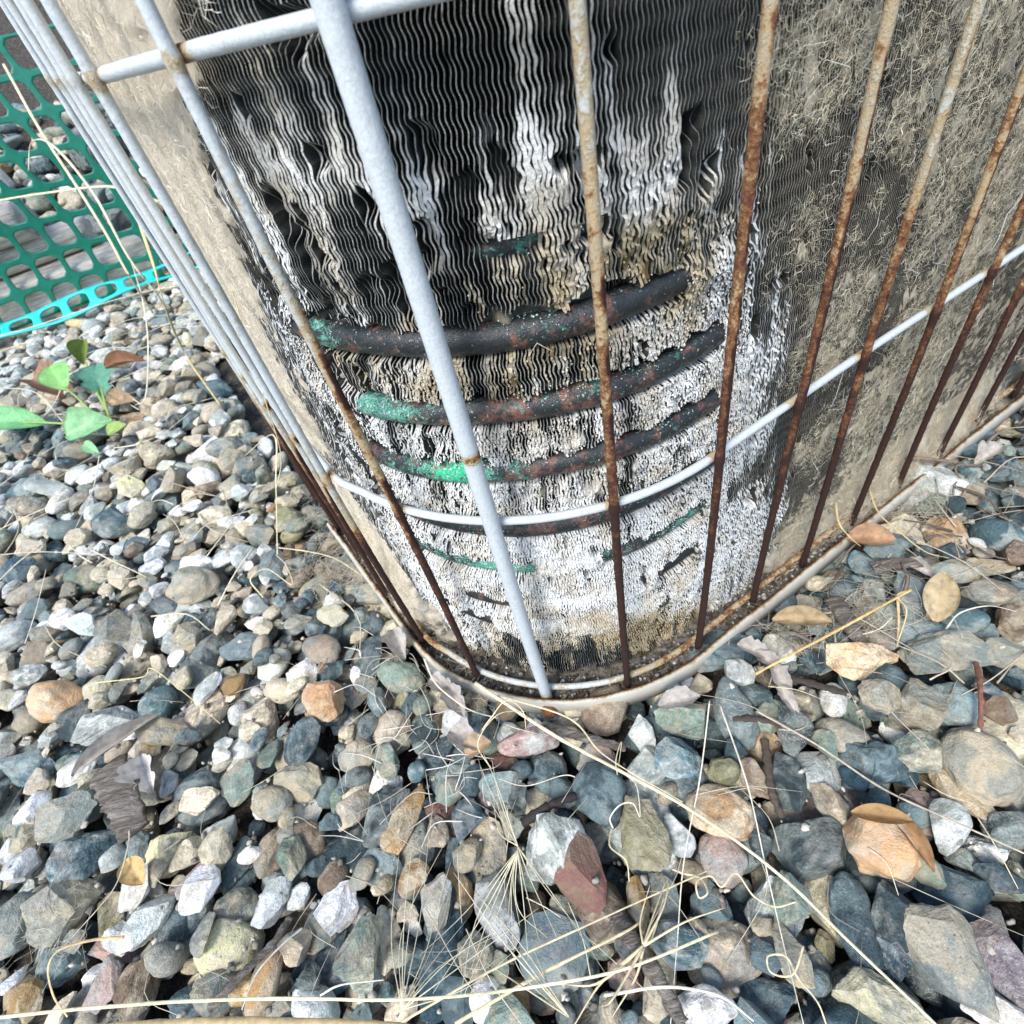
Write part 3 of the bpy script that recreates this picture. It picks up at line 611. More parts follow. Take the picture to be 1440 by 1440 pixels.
# wire guard: upright rods with their rust, hoops
WR = .00162
def RGs(s, R): return R+.0021*sstep(-.128, -.146, np.asarray(s, float))
def rod(s, rfun, rad=WR, R=RG, z0=-.0045, z1=.42, name='guard_rod', lean=0., ns=14, rough=.05):
    zz = np.arange(z0, z1, .0012); P = surf(np.full(len(zz), s)+lean*(zz), zz, RGs(s, R)+.0006*np.sin(zz*22+s*90))
    r = rfun(zz)+(.09*sstep(.14, .05, zz)+.05*sstep(.44, .5, rfun(zz)) if rad < .002 else 0)+.12*(fbm(zz*40, s*300, 0, 7, 2)-.5)
    rg = rad*(1+.10*np.clip(r-.6, 0, 1)*(vnoise(zz*500, s*99, 0, 6)-.3)*3)
    for zh in (.2662, .13, 0.) if rad < .002 else (): rg = rg*(1+.22*np.exp(-((zz-zh)/.0019)**2)); r = r+.25*np.exp(-((zz-zh+.001)/.0035)**2)
    V, Fs = sweep(P, rg, ns, seed=int(abs(s)*5000), rough=rough*.8, up=[1, 0, 0])
    an = np.arange(ns)*2*math.pi/ns
    ring = r[:, None]+(.42 if rad < .002 else 0)*(sstep(.46, .58, fbm(zz*48, s*77, 0, 13, 3))*sstep(.33, .46, r))[:, None]*sstep(.1, .6, np.sin(an-.25)+.5*(vnoise(zz*260, s*50, 0, 14)-.5)[:, None])
    return mesh(name, V-UP, Fs, M['wire'], unit, {'rust': np.r_[ring.reshape(-1), r[0], r[-1]]})
def prof_r(*pts):
    zs = np.array([p[0] for p in pts]); rs = np.array([p[1] for p in pts]); k = np.argsort(zs)
    return lambda z: np.interp(z, zs[k], rs[k])
AS = R0/RG*0+R0
def sang(deg): return -math.radians(deg)*R0
rods = [(sang(84.7), prof_r((.26, .12), (.22, .22), (.15, .22), (.11, .34), (.09, .72), (0, .8))),
        (sang(62.4), prof_r((.27, .12), (.235, .33), (.20, .36), (.185, .5), (.14, .52), (.125, .5), (.11, .74), (0, .74))),
        (sang(20.9), prof_r((.26, .42), (.23, .47), (.20, .52), (.18, .60), (.14, .70), (.1, .80), (0, .88))),
        (.0023, prof_r((.26, .44), (.23, .56), (.2, .60), (.17, .66), (.12, .74), (.05, .84), (0, .88))),
        (.0447, prof_r((.26, .43), (.22, .48), (.18, .62), (.13, .68), (.05, .82), (0, .86))),
        (.0845, prof_r((.26, .42), (.20, .46), (.16, .62), (.1, .74), (.04, .84), (0, .86))),
        (.1300, prof_r((.26, .42), (.17, .50), (.13, .66), (.06, .82), (0, .86)))]
for i in range(6): rods.append((.1730+.0425*i, prof_r((.26, .42), (.14, .58), (.09, .74), (0, .84))))
for i in range(4): rods.append((-SL-.0385-.0425*i, prof_r((.26, .10), (.14, .16), (.10, .34), (.07, .72), (0, .8))))
for s, f in rods: rod(s, f)
hoop_s = np.r_[np.arange(-SL-.18, -SL, .004), np.arange(-SL, 0, .0016), np.arange(0, .42, .004)]
rod_s = np.array([r[0] for r in rods])
for z, base, off in ((.2662, .10, 0), (.1300, .06, 0), (.0, .30, 0), (.389, .1, 0)):
    near = np.min(np.abs(hoop_s[:, None]-rod_s[None]), 1)
    r = base+.5*np.exp(-(near/.0035)**2)
    if z == 0.: r = base+.10*(fbm(hoop_s*40, 3, 0, 12, 2)-.5)+.30*sstep(-.06, .0, hoop_s)+.28*sstep(-.12, -.145, hoop_s)
    P = surf(hoop_s, z+.0007*np.sin(hoop_s*30+z*40), RGs(hoop_s, RG)-2*WR+.0003)
    V, Fs = sweep(P, WR*1.02, 12, rough=.03, seed=int(z*1000))
    mesh('guard_hoop', V-UP, Fs, M['wire'], unit, {'rust': np.r_[np.repeat(r, 12), r[0], r[-1]]})
# the thicker white support rod and its bolt
def pole_r(z): return .05+.62*np.exp(-((z-.165)/.0022)**2)+.42*sstep(.012, -.002, z)
o = rod(sang(42.4), pole_r, rad=.0030, R=RG+.0013, z0=-.006, name='support_rod', ns=18, rough=.01); tag(o, 'thick white painted rod')
bm_V = []
q = surf(sang(41.5), -.0052, .1214).reshape(3); dr = (surf(sang(42.4), 0, .13).reshape(3)-surf(sang(42.4), 0, .12).reshape(3)); dr /= np.linalg.norm(dr)
V, Fs = sweep(np.array([q, q+dr*.0008, q+dr*.0009, q+dr*.0032, q+dr*.0036]), np.array([.0046, .0046, .0034, .0034, .0026]), 6, rough=.1)
mesh('bolt', V-UP, Fs, M['bolt'], unit, smooth=False)

# ------------------------------------------------------------------ ground
gravel = empty('gravel_bed', (0, 0, 0)); tag(gravel, kind='structure')
gx, gy = np.meshgrid(np.arange(-2.4, 1.6, .02), np.arange(-.8, 2.2, .02), indexing='ij')
gz = -.030+.006*(fbm(gx*12, gy*12, 0, 3, 2)-.5)
V = np.stack([gx, gy, gz], -1).reshape(-1, 3)
soil = mesh('soil', V, grid_faces(*gx.shape), M['soil']); tag(soil, kind='structure')
B = 30.; V = [(-B, -B, -.04), (B, -B, -.04), (B, B, -.04), (-B, B, -.04)]
tag(mesh('ground', V, np.array([(0, 1, 2, 3)]), M['soil']), kind='structure')

# height field for dropping stones
HX0, HY0, HS = -1.35, -.45, .003
HN = (int(2.1/HS), int(1.75/HS)); H = np.full(HN, -.030); TOPM = np.zeros(HN, bool)
PAL = dict(slate=(.052, .082, .090), blue=(.105, .18, .20), bluegrey=(.185, .25, .255), grey=(.245, .28, .255), lgrey=(.42, .46, .425), tan=(.45, .385, .27), cream=(.64, .57, .42),
           white=(.90, .93, .86), pink=(.46, .33, .28), red=(.19, .095, .08), ochre=(.44, .28, .12), orange=(.62, .40, .21), dark=(.036, .055, .058), navy=(.038, .078, .10),
           green=(.20, .26, .21), olive=(.26, .25, .14), brown=(.20, .145, .095), yellow=(.74, .69, .40), purple=(.20, .17, .18))
def rock_shape(sub, ang, sd):
    r = np.random.default_rng(sd); V = ICO[sub][0].copy()
    n = r.integers(9, 15) if ang > .5 else r.integers(5, 9)
    for _ in range(n):
        d = r.normal(size=3); d /= np.linalg.norm(d)
        k = r.uniform(.50, .86) if ang > .5 else r.uniform(.70, .95)
        h_ = V@d; over = np.maximum(h_-k, 0)
        V -= (over*(1. if ang > .5 else .82))[:, None]*d
    o = r.uniform(0, 99, 3)
    q = fbm(V[:, 0]*1.6+o[0], V[:, 1]*1.6+o[1], V[:, 2]*1.6+o[2], 1, 2)-.5
    q2 = fbm(V[:, 0]*5+o[0], V[:, 1]*5+o[1], V[:, 2]*5+o[2], 2, 3)-.5
    V *= (1+.32*q+(.17 if ang > .5 else .05)*q2)[:, None]
    if ang > .5:
        for _ in range(5):
            d = r.normal(size=3); d /= np.linalg.norm(d); h_ = V@d; k = np.quantile(h_, r.uniform(.80, .95)); V -= np.maximum(h_-k, 0)[:, None]*d
    V -= (V.max(0)+V.min(0))/2; V /= np.abs(V).max(0)
    return V
VAR = {}
def variant(sub, ang, i):
    k = (sub, ang, i)
    if k not in VAR: VAR[k] = rock_shape(sub, ang, 1000+i+500*int(ang*2))
    return VAR[k]
def stamp(P, R, sz, cap, place, hand=False, sink=.3):
    """rest an ellipsoid with rotation R and half sizes sz on the height field at P; returns centre height"""
    Q = R@np.diag(sz**2)@R.T
    hx, hy, hz = np.sqrt(np.diag(Q))
    i0, i1 = int((P[0]-hx-HX0)/HS), int((P[0]+hx-HX0)/HS)+2; j0, j1 = int((P[1]-hy-HY0)/HS), int((P[1]+hy-HY0)/HS)+2
    if i0 < 0 or j0 < 0 or i1 >= HN[0] or j1 >= HN[1]: return None
    X = HX0+np.arange(i0, i1)*HS-P[0]; Y = HY0+np.arange(j0, j1)*HS-P[1]; X, Y = np.meshgrid(X, Y, indexing='ij')
    A = np.linalg.inv(Q); a = A[2, 2]; b = A[0, 2]*X+A[1, 2]*Y; c = A[0, 0]*X*X+2*A[0, 1]*X*Y+A[1, 1]*Y*Y-1
    D = b*b-a*c; ok = D > 0
    if ok.sum() < 3: return None
    s = np.sqrt(np.maximum(D, 0)); lo = (-b-s)/a; hi = (-b+s)/a
    sub = H[i0:i1, j0:j1]
    need = np.sort((sub-lo)[ok])                      # centre height that just clears each cell
    z = need[int((len(need)-1)*.80)]
    if not place: return z
    z = min(z, cap) if cap is not None else z
    H[i0:i1, j0:j1] = np.where(ok, np.maximum(sub, z+hi*.92), sub)
    if hand: TOPM[i0:i1, j0:j1] |= ok & (X*X/hx/hx+Y*Y/hy/hy < .62)
    return z
def rot_random(tilt):
    a = rng.uniform(0, 2*math.pi); ax = rng.normal(size=2); ax /= np.linalg.norm(ax); th = rng.normal(0, tilt)
    K = Matrix.Rotation(th, 3, Vector((ax[0], ax[1], 0))) @ Matrix.Rotation(a, 3, 'Z')
    return np.array(K)
def stone_data(sub, ang, iv, R, sz, P, col, col2, sd, fast=False):
    V = variant(sub, ang, iv)*sz
    return V@R.T+P
def attrs_for(n, col, col2, r):
    return dict(col=np.broadcast_to(col, (n, 3)), col2=np.broadcast_to(col2, (n, 3)), seed=np.broadcast_to(r.uniform(0, 9, 3), (n, 3)),
                speck=np.full(n, r.uniform(.1, 1.)), mot=np.full(n, r.uniform(.25, 1.)), band=np.full(n, float(r.random() < .28)*r.uniform(.4, 1)), vein=np.full(n, float(r.random() < .3)*r.uniform(.3, .9)))
PARTNER = dict(slate='bluegrey', blue='lgrey', bluegrey='grey', grey='tan', lgrey='white', tan='grey', cream='tan', white='cream', pink='lgrey', red='brown', ochre='cream', orange='cream',
               dark='grey', navy='bluegrey', green='tan', olive='tan', brown='tan', yellow='cream', purple='pink')
def colours(name, r, name2=None):
    j = 1+.16*r.normal(); t = 1+.018*r.normal(size=3)
    a = np.clip(np.array(PAL[name])*j*t, .01, .9); b = np.clip(np.array(PAL[name2 or PARTNER[name]])*(1+.15*r.normal()), .01, .9)
    if not name2: b = a*.3+b*.7
    return a, b

# random bed underneath (joined), inside the area the photo shows and a margin round it
bedJ = Join(); bedA = Join()
names = ['slate', 'blue', 'bluegrey', 'grey', 'lgrey', 'tan', 'cream', 'white', 'pink', 'ochre', 'dark', 'navy', 'green', 'brown', 'purple', 'olive']
wts = np.array([1.1, .7, 1.4, 1.5, 1.7, 2.9, 2.0, .9, .14, .25, .6, .5, .7, .45, .08, .25]); wts /= wts.sum()
def inside_unit(x, y, m=0.):
    p = np.stack([x, y], -1)-C0; a = p@dd; b = p@nn; R = .1225+m
    return (a+.07*np.maximum(b, 0) > -R) & (b > -R) & ~((a < 0) & (b < 0) & (a*a+b*b > R*R)) & (a < .55) & (b < .55)
def bed_point():
    while True:
        x = rng.uniform(-1.25, .62); y = rng.uniform(-.35, 1.2)
        if inside_unit(np.array(x), np.array(y), -.006): continue
        if y > .62 and x > -.2: continue
        px, py, dz = project(np.array([[x, y, 0]]))
        vis = dz[0] > .02 and -160 < px[0] < 1600 and -300 < py[0] < 1620
        if not vis and rng.random() > .22: continue
        return x, y, vis, dz[0]
def put(x, y, sz, sub, capz, tilt, top=False):
    R = rot_random(tilt); r = rng
    if inside_unit(np.array(x), np.array(y), .013): capz = min(capz, -.0095)
    z = stamp((x, y), R, sz, None, False)
    if z is None or z > capz: return None
    z = stamp((x, y), R, sz, None, True)
    ang = 1. if rng.random() < .72 else 0.
    if sub == 2 and capz > 0: sub = 1 if math.hypot(x, y) > .75 else 2
    V = stone_data(sub, ang, int(rng.integers(0, 40)), R, sz, np.array([x, y, z]), None, None, 0)
    nm = names[rng.choice(len(names), p=wts)]
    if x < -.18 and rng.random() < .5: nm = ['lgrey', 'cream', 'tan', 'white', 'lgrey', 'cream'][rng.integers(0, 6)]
    if x > -.16 and y < .25 and rng.random() < .42: nm = ['slate', 'navy', 'dark', 'slate', 'bluegrey', 'green', 'brown'][rng.integers(0, 7)]  # lower-right dimming put into the stone colours, along with truly darker slate
    c, c2 = colours(nm, rng)
    return V, ICO[sub][1], attrs_for(len(V), c, c2, rng), ang > .5
def size_rand(scale=1.):
    L = np.clip(rng.lognormal(math.log(.0098), .30), .005, .019)*scale
    return np.array([L*rng.uniform(1.0, 1.35), L*rng.uniform(.72, 1.0), L*rng.uniform(.45, .72)])
for _ in range(3300):
    x, y, vis, dz = bed_point()
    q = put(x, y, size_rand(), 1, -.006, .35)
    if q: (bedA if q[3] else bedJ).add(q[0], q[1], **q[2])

# stones measured one by one: image x, y, width, height, tilt, colour, shape (r round / a angular), label for the ones that stand out
HS_ = [
(18,896,62,42,-60,'lgrey','r'),(60,892,38,24,10,'tan','a'),(87,872,32,30,0,'white','r'),(121,878,42,30,20,'lgrey','a'),(165,882,54,42,20,'grey','a'),(62,926,64,48,10,'tan','a'),
(143,920,36,40,20,'cream','r'),(125,945,54,36,-10,'slate','a'),(193,935,56,32,-40,'cream','r'),(262,898,36,46,0,'tan','a'),(276,945,68,52,-20,'bluegrey','a','broad blue grey angular stone left of the unit, above the tan wedge'),
(230,981,54,34,5,'green','r'),(77,985,76,58,10,'orange','r','smooth rounded peach coloured stone near the left edge'),(135,975,50,44,-40,'cream','r'),(230,1029,72,40,-12,'tan','a'),
(150,1020,88,50,-12,'lgrey','a','flat light grey rough slab stone beside the curled grey leaf'),(38,1080,82,46,0,'blue','a','sky blue angular stone touching the left edge of the picture'),(95,1083,46,44,0,'green','r'),(30,1050,44,30,0,'cream','r'),
(97,1150,74,58,-30,'grey','a'),(40,1172,56,50,0,'green','a'),(44,1216,34,44,20,'grey','a'),(121,1202,86,72,-35,'blue','a','angular stone, blue above and cream white below, left of the yellow leaf'),
(93,1279,88,74,-30,'tan','a','big pinkish tan blocky stone near the lower left edge'),(22,1300,62,76,10,'grey','r'),(165,1287,66,64,30,'olive','a'),(242,1200,78,56,-30,'yellow','a','lumpy mustard yellow stone right of the small yellow leaf'),
(207,1297,92,46,-62,'white','a','bright white pointed stone leaning on the dark slate stone'),(250,1316,104,58,-70,'slate','r'),(282,1281,34,58,0,'slate','r'),(336,1279,72,54,5,'grey','r'),
(324,1337,94,80,-8,'yellow','r','large pale yellow round stone at the lower left'),(463,1279,1,1,0,'white','a'),(290,1118,88,78,-20,'blue','r','rounded triangular blue stone with a cream rim'),
(346,1070,52,76,-20,'lgrey','r'),(370,1013,60,60,30,'cream','a'),(452,985,62,56,0,'orange','a','cream and peach angular stone left of the dark blue pair'),(427,949,46,46,-10,'white','a'),(421,1098,72,52,12,'tan','a'),
(383,1130,58,48,-20,'tan','r'),(308,1170,50,38,-10,'lgrey','a'),(378,1198,36,66,8,'tan','r'),(336,1218,36,72,20,'slate','a'),(459,1114,34,42,10,'bluegrey','r'),(403,1247,58,46,-15,'grey','a'),
(419,1331,44,42,-40,'tan','a'),(372,1383,42,98,8,'ochre','r','tall ochre stone standing between two dark twigs at the bottom'),(193,1388,60,78,10,'brown','a'),(149,1392,44,74,15,'pink','a'),(87,1360,64,48,0,'bluegrey','a'),
(278,1424,92,60,10,'navy','a'),(463,1352,40,94,15,'slate','a'),(282,1238,68,52,-35,'pink','a'),
(554,1030,62,56,60,'cream','r','round cream cobble with a dimple below the flange'),(606,1024,46,46,0,'orange','r','small round peach stone beside the cream cobble'),(501,1064,54,44,-15,'tan','r'),(631,1095,62,56,30,'bluegrey','a'),
(541,1122,58,74,8,'white','a','chalk white angular stone resting against a brown stone'),(566,1152,110,40,-68,'ochre','a','long rust brown stone under the chalk white stone'),(684,1115,54,62,-15,'purple','r','purple grey rounded stone below the flange'),
(628,1153,80,46,38,'red','a','dark maroon angular stone in the middle of the gravel'),(712,1075,56,30,12,'red','a'),(770,1084,66,58,60,'slate','r','smooth dark blue egg shaped stone under the bolt'),(742,1043,90,36,-5,'pink','r'),
(686,1204,62,104,-15,'tan','a','tall tan diamond shaped stone with dark smudges'),(586,1195,56,78,18,'grey','r'),(644,1257,46,70,-5,'ochre','a'),(699,1280,66,98,-18,'lgrey','a'),(611,1269,46,72,10,'grey','a'),
(482,1204,106,76,-20,'slate','a','wide dark slate wedge stone left of the maroon stone'),(473,1278,66,60,-10,'white','a','pure white rounded triangular stone at the lower left of centre'),(544,1320,50,80,-12,'cream','a'),(504,1339,62,86,10,'green','a'),
(620,1357,62,128,15,'navy','a','long upright black slate under the dry grass awns'),(669,1342,52,54,-30,'tan','a'),(684,1406,62,54,10,'white','r','white round stone beneath the dry grass at the bottom'),(730,1412,34,60,0,'ochre','r'),
(779,1342,104,96,20,'bluegrey','a','big flat blue grey stone below the oval green grey cobble'),(424,1046,48,72,10,'slate','a'),(817,1303,110,42,42,'green','r','long oval green grey cobble lying on a slant'),
(847,1070,68,60,15,'pink','a','pink angular stone lying on a smooth blue one'),(843,1118,76,86,0,'slate','r','smooth slate blue cobble beneath the pink stone'),(902,1035,38,56,-5,'lgrey','a'),(957,1013,74,48,5,'green','a'),
(953,1067,62,54,20,'blue','a'),(910,1080,60,52,-15,'lgrey','a'),(1032,1003,56,100,-14,'bluegrey','r','tall smooth blue grey cobble beside the flange'),(1073,1047,56,50,30,'orange','a','rust orange stone with white face right of the tall cobble'),
(1017,1085,44,38,10,'olive','r'),(1057,1093,36,64,-22,'brown','a'),(1012,1140,96,66,22,'orange','r','glossy orange amber stone crossed by a straw'),(1113,1100,58,74,10,'dark','a'),
(902,1173,70,98,-15,'olive','a','upright olive grey wedge stone below the smooth slate cobble'),(777,1187,100,78,-35,'lgrey','a','large pale blue grey stone left of the red brown one'),(817,1227,78,92,15,'red','a','red brown pyramid stone in the lower middle'),
(1017,1207,70,70,10,'pink','r','round pinkish grey stone under the amber stone'),(953,1172,38,62,-25,'lgrey','a'),(933,1273,50,84,-5,'grey','a'),(897,1273,34,66,-15,'ochre','a'),(1000,1272,62,66,10,'navy','a'),
(1017,1343,118,92,-18,'tan','r','very large speckled tan cobble at the bottom'),(1137,1194,110,86,12,'dark','a','big black green triangular stone right of the amber stone'),(1110,1262,60,62,0,'green','a'),(993,1417,86,50,5,'white','r','white stone half buried at the bottom edge'),
(1080,1405,88,66,-10,'navy','a','deep blue angular stone by the curly straw loop'),(1110,1337,44,84,-15,'tan','a'),(880,1373,54,56,0,'pink','a'),
(1213,930,92,52,3,'orange','a','oblong peach orange stone right of the unit'),(1330,916,114,54,-4,'grey','a','long speckled grey stone at the right'),(1410,920,68,46,15,'tan','a'),(1237,980,52,46,10,'tan','a'),(1193,1005,62,62,20,'green','a'),
(1292,994,62,70,30,'tan','a','tan blocky stone leaning on a blue one at the right'),(1342,990,66,60,10,'bluegrey','r'),(1282,1047,92,48,38,'white','a','elongated white streaked stone at the right'),
(1378,1077,92,104,-25,'tan','r','large smooth taupe cobble near the right edge'),(1221,1077,98,68,15,'slate','a','broad dark slate stone behind the pink stone'),(1133,993,46,52,-10,'grey','a'),(1169,1130,44,60,-15,'tan','a'),
(1304,1142,66,66,10,'pink','a','rough rose pink stone crossed by the thin straw'),(1354,1122,106,50,55,'ochre','a','long golden brown stone at the right'),(1239,1184,94,86,15,'orange','r','big round tan stone held in the curled brown leaf'),
(1374,1198,70,42,-5,'white','a'),(1338,1263,102,84,20,'navy','a','dark navy angular stone at the lower right'),(1161,1275,68,90,15,'tan','a'),(1201,1300,60,124,12,'slate','r','tall dark slate cobble between straws at lower right'),
(1257,1287,66,74,-30,'dark','a'),(1253,1342,60,58,0,'navy','a'),(1330,1345,96,134,-15,'grey','a','largest grey brown stone at the lower right'),(1237,1402,122,58,15,'tan','a'),(1414,1363,64,110,-30,'purple','a','violet grey striped stone cut by the right edge'),
(1394,1422,72,56,30,'white','a'),(1270,1092,40,34,0,'navy','a'),(1153,1371,40,72,15,'blue','r'),(1104,1310,30,40,0,'grey','a'),(1333,753,66,52,25,'orange','a','rough golden stone with a dark hollow, upper right'),
(1313,710,54,30,0,'green','a'),(1373,660,46,36,5,'blue','a'),(1273,740,50,44,20,'cream','a'),(1343,803,66,34,5,'grey','a'),(1390,833,66,38,-5,'tan','a'),(1393,797,56,32,10,'tan','a'),(1283,843,46,80,0,'bluegrey','a'),
(1212,793,36,42,0,'blue','a'),(1237,867,50,42,0,'grey','r'),(1357,873,56,36,-5,'blue','r'),(1427,877,44,50,10,'brown','a'),(1120,925,38,58,5,'tan','a'),(1157,920,34,62,5,'blue','a'),
(272,823,72,54,-10,'tan','r','round tan cobble left of the unit'),(123,817,62,46,5,'green','r'),(420,800,50,42,0,'grey','r'),(453,833,66,58,-20,'tan','r','broad tan cobble against the foot of the unit'),(287,673,44,32,0,'white','r'),
(190,687,46,30,15,'yellow','a'),(243,667,46,18,-5,'tan','r'),(163,740,52,42,30,'blue','a'),(343,783,40,40,40,'lgrey','a'),(280,793,52,24,5,'white','r'),(110,635,46,26,-25,'tan','r'),(50,833,42,32,0,'red','a','small dull red stone at the left'),
(27,803,48,38,-20,'navy','a'),(33,630,50,56,20,'dark','a'),(70,687,60,26,-5,'lgrey','a'),(40,713,50,30,0,'tan','r'),(260,582,40,30,-30,'blue','r'),(90,870,34,30,20,'white','r'),(300,720,46,34,0,'grey','r'),
(200,723,46,30,-60,'tan','r'),(247,540,24,26,0,'blue','a'),(80,487,26,20,-20,'white','a'),(317,630,50,32,-15,'grey','r'),(564,952,72,44,18,'green','r','smooth heart shaped olive grey stone beside the flange'),(520,935,40,80,-5,'slate','a'),
(532,877,30,24,0,'grey','r'),(1060,1170,34,40,0,'brown','a'),(640,1210,30,60,0,'navy','a'),(725,1160,44,40,0,'grey','a'),(1180,820,44,30,0,'tan','a'),(1400,1000,44,40,0,'brown','a'),(1420,1130,44,50,0,'grey','a'),
(1425,1240,40,50,0,'green','a'),(1160,1330,30,40,0,'olive','a'),(500,980,40,34,0,'tan','a'),(240,1100,44,40,0,'bluegrey','a'),(180,1130,40,34,0,'slate','a'),(210,1050,36,34,0,'ochre','a'),(520,1380,40,40,0,'lgrey','a'),(560,1400,44,34,0,'tan','a'),(880,1320,34,50,10,'dark','a')]
V3 = np.array([0, 0, 1.])
n_ind = 0; order = sorted(HS_, key=lambda q: q[1]*.0+q[2]*q[3])
for q in order:
    px, py, w, h, an, cn, sh = q[:7]
    if w < 5: continue
    P0 = ground(px, py, .0); dz = depth(P0); toc = np.array([0, 0, HC])-P0; toc /= np.linalg.norm(toc)
    nrm = .45*V3+.55*toc+rng.normal(0, .08, 3); nrm /= np.linalg.norm(nrm)
    a = math.radians(an); im = math.cos(a)*right+math.sin(a)*down       # image direction of the long axis, in world
    u = im-nrm*(im@nrm); u /= np.linalg.norm(u); v = np.cross(nrm, u)
    R = np.stack([u, v, nrm], 1)
    sz = np.array([w, h, min(w, h)*rng.uniform(.62, .85)])*.5*.99*dz/F; sz[1] *= 1.04
    z = stamp((P0[0], P0[1]), R, sz, None, False)
    if z is None: continue
    z = float(np.clip(z, -.014, .004 if dz < .5 else .002)); P = P0*1.; 
    P = ground(px, py, z); stamp((P[0], P[1]), R, sz, z, True, hand=True)
    ang = 1. if sh == 'a' else 0.
    V = variant(4 if min(w, h) > 42 else 3, ang, n_ind % 60)*sz @ R.T
    c, c2 = colours(cn, rng); A = attrs_for(len(V), c, c2, rng)
    if len(q) > 7:
        o = mesh('stone', V, ICO[4 if min(w, h) > 42 else 3][1], M['stone'], None, A, smooth=sh != 'a'); o.location = P; tag(o, q[7], 'stone', 'distinctive stones in the gravel')
        # keep texture in world space: nothing else to do, positions are world positions
    else:
        o = mesh('stone', V, ICO[4 if min(w, h) > 42 else 3][1], M['stone'], gravel, A, smooth=sh != 'a'); o.location = P
    n_ind += 1
# filling between them
parts_left = 170; cand = []
for _ in range(17000):
    x, y, vis, dz = bed_point()
    i, j = int((x-HX0)/HS), int((y-HY0)/HS)
    if TOPM[i, j]: continue
    if dz < .45 and vis: sc = .82 if rng.random() < .4 else .6
    else: sc = 1.02
    big = min(.0045, .0035)
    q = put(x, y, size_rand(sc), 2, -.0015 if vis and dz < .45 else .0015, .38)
    if q:
        px, py, dz = project(np.array([[x, y, 0]]))
        cand.append((q, float(max(np.ptp(q[0], axis=0))/dz[0]) if vis else 0., dz[0], px[0], py[0]))
cand.sort(key=lambda c: -c[1]*(0 <= c[3] <= 1440 and 0 <= c[4] <= 1440))
for k, (q, sz, dz, px, py) in enumerate(cand):
    if k < parts_left:
        V = q[0]; ctr = V.mean(0); o = mesh('stone', V-ctr, q[1], M['stone'], gravel, q[2], smooth=not q[3]); o.location = ctr
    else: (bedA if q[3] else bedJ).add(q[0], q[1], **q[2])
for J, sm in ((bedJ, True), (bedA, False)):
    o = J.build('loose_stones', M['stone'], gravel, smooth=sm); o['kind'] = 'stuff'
print('stones', n_ind, len(cand))
# grit and litter between the stones
n = 30000; x = rng.uniform(-.55, .45, n); y = rng.uniform(-.1, .8, n); k = ~inside_unit(x, y, .003); x, y = x[k], y[k]
ii = ((x-HX0)/HS).astype(int); jj = ((y-HY0)/HS).astype(int); hz = H[ii, jj]
k = (hz < -.004) | (rng.random(len(x)) < .03); x, y, hz = x[k], y[k], hz[k]
cols = np.array([.36, .335, .29])*(.35+1.6*rng.random((len(x), 1))**1.5); cols = np.clip(cols, 0, .8)
V, Fc, Cc = scatter_lumps(np.stack([x, y, hz-.0005], 1), rng.uniform(.0004, .0016, len(x)), ICO[1], cols)
o = mesh('grit', V, Fc, M['crumb'], gravel, {'col': Cc}); o['kind'] = 'stuff'

# ------------------------------------------------------------------ straws, stems and sticks
def hz_at(x, y):
    i, j = int((x-HX0)/HS), int((y-HY0)/HS)
    return float(H[np.clip(i-1, 0, HN[0]-1):i+2, np.clip(j-1, 0, HN[1]-1):j+2].max()) if 0 <= i < HN[0] and 0 <= j < HN[1] else -.01
def stalk(name, pts, wpx, col, label, cat='straw', z=.006, flat=.28, group=None, mat='straw', taper=.5, n=60, rough=.12, ns=7):
    """stem drawn through photo points; each point may carry its own height above the ground"""
    P = np.array([ground(p[0], p[1], p[2] if len(p) > 2 else z) for p in pts]); Q = spline(P, n)
    wd = np.array([depth(p) for p in Q])*wpx*.56/F*.5*(1+.25*(vnoise(np.arange(n)*.22, P[0][0]*500, 0, 4)-.5)); wd = wd*(1-(1-taper)*np.linspace(0, 1, n)**1.5)
    c = Q.mean(0); V, Fs = sweep(Q-c, wd, ns, flat, seed=int(abs(P[0][0])*9999) % 97, rough=rough)
    cc = np.array(col)*(.85+.3*vnoise(np.arange(n)*.25, P[0][0]*300, 0, 5))[:, None]
    cc = np.vstack([np.repeat(cc, ns, 0), cc[:1], cc[-1:]])
    o = mesh(name, V, Fs, M[mat], None, {'col': cc}); o.location = c
    tag(o, label, cat, group); return o
ST = (.72, .62, .40); SP = (.80, .75, .60); SB = (.42, .32, .19)
G = 'dry straws lying on the gravel'
stalk('straw', [(668,960,.006),(705,985,.008),(790,1040,.008),(960,1132,.010),(1090,1225,.010),(1200,1330,.010),(1300,1425,.012),(1345,1470,.012)], 9, (.78,.70,.48), 'longest pale straw running from the flange down to the lower right corner', group=G, taper=.75)
stalk('straw', [(700,978,.007),(800,1010,.008),(850,1062,.009),(960,1128,.012)], 5, ST, 'thin straw lying along the start of the longest one', group=G)
stalk('straw', [(1065,1000,.006),(1150,1048,.007),(1240,1108,.008),(1330,1150,.008),(1445,1202,.010)], 6, (.55,.47,.36), 'brown grey straw slanting across the right side over the pink stone', group=G, taper=.8)
stalk('straw', [(1375,1150,.006),(1400,1190,.010),(1432,1250,.006)], 4, ST, 'short straw hooked over the right end of the brown grey one', group=G)
stalk('straw', [(998,985,.008),(985,1090,.008),(962,1210,.008),(952,1330,.008),(943,1440,.008)], 4, SP, 'thin upright straw left of the speckled tan cobble', group=G)
stalk('straw', [(1012,990,.008),(1050,1100,.012),(1075,1210,.008),(1100,1320,.006),(1130,1440,.008)], 4, SP, 'thin straw passing over the amber stone to the bottom edge', group=G)
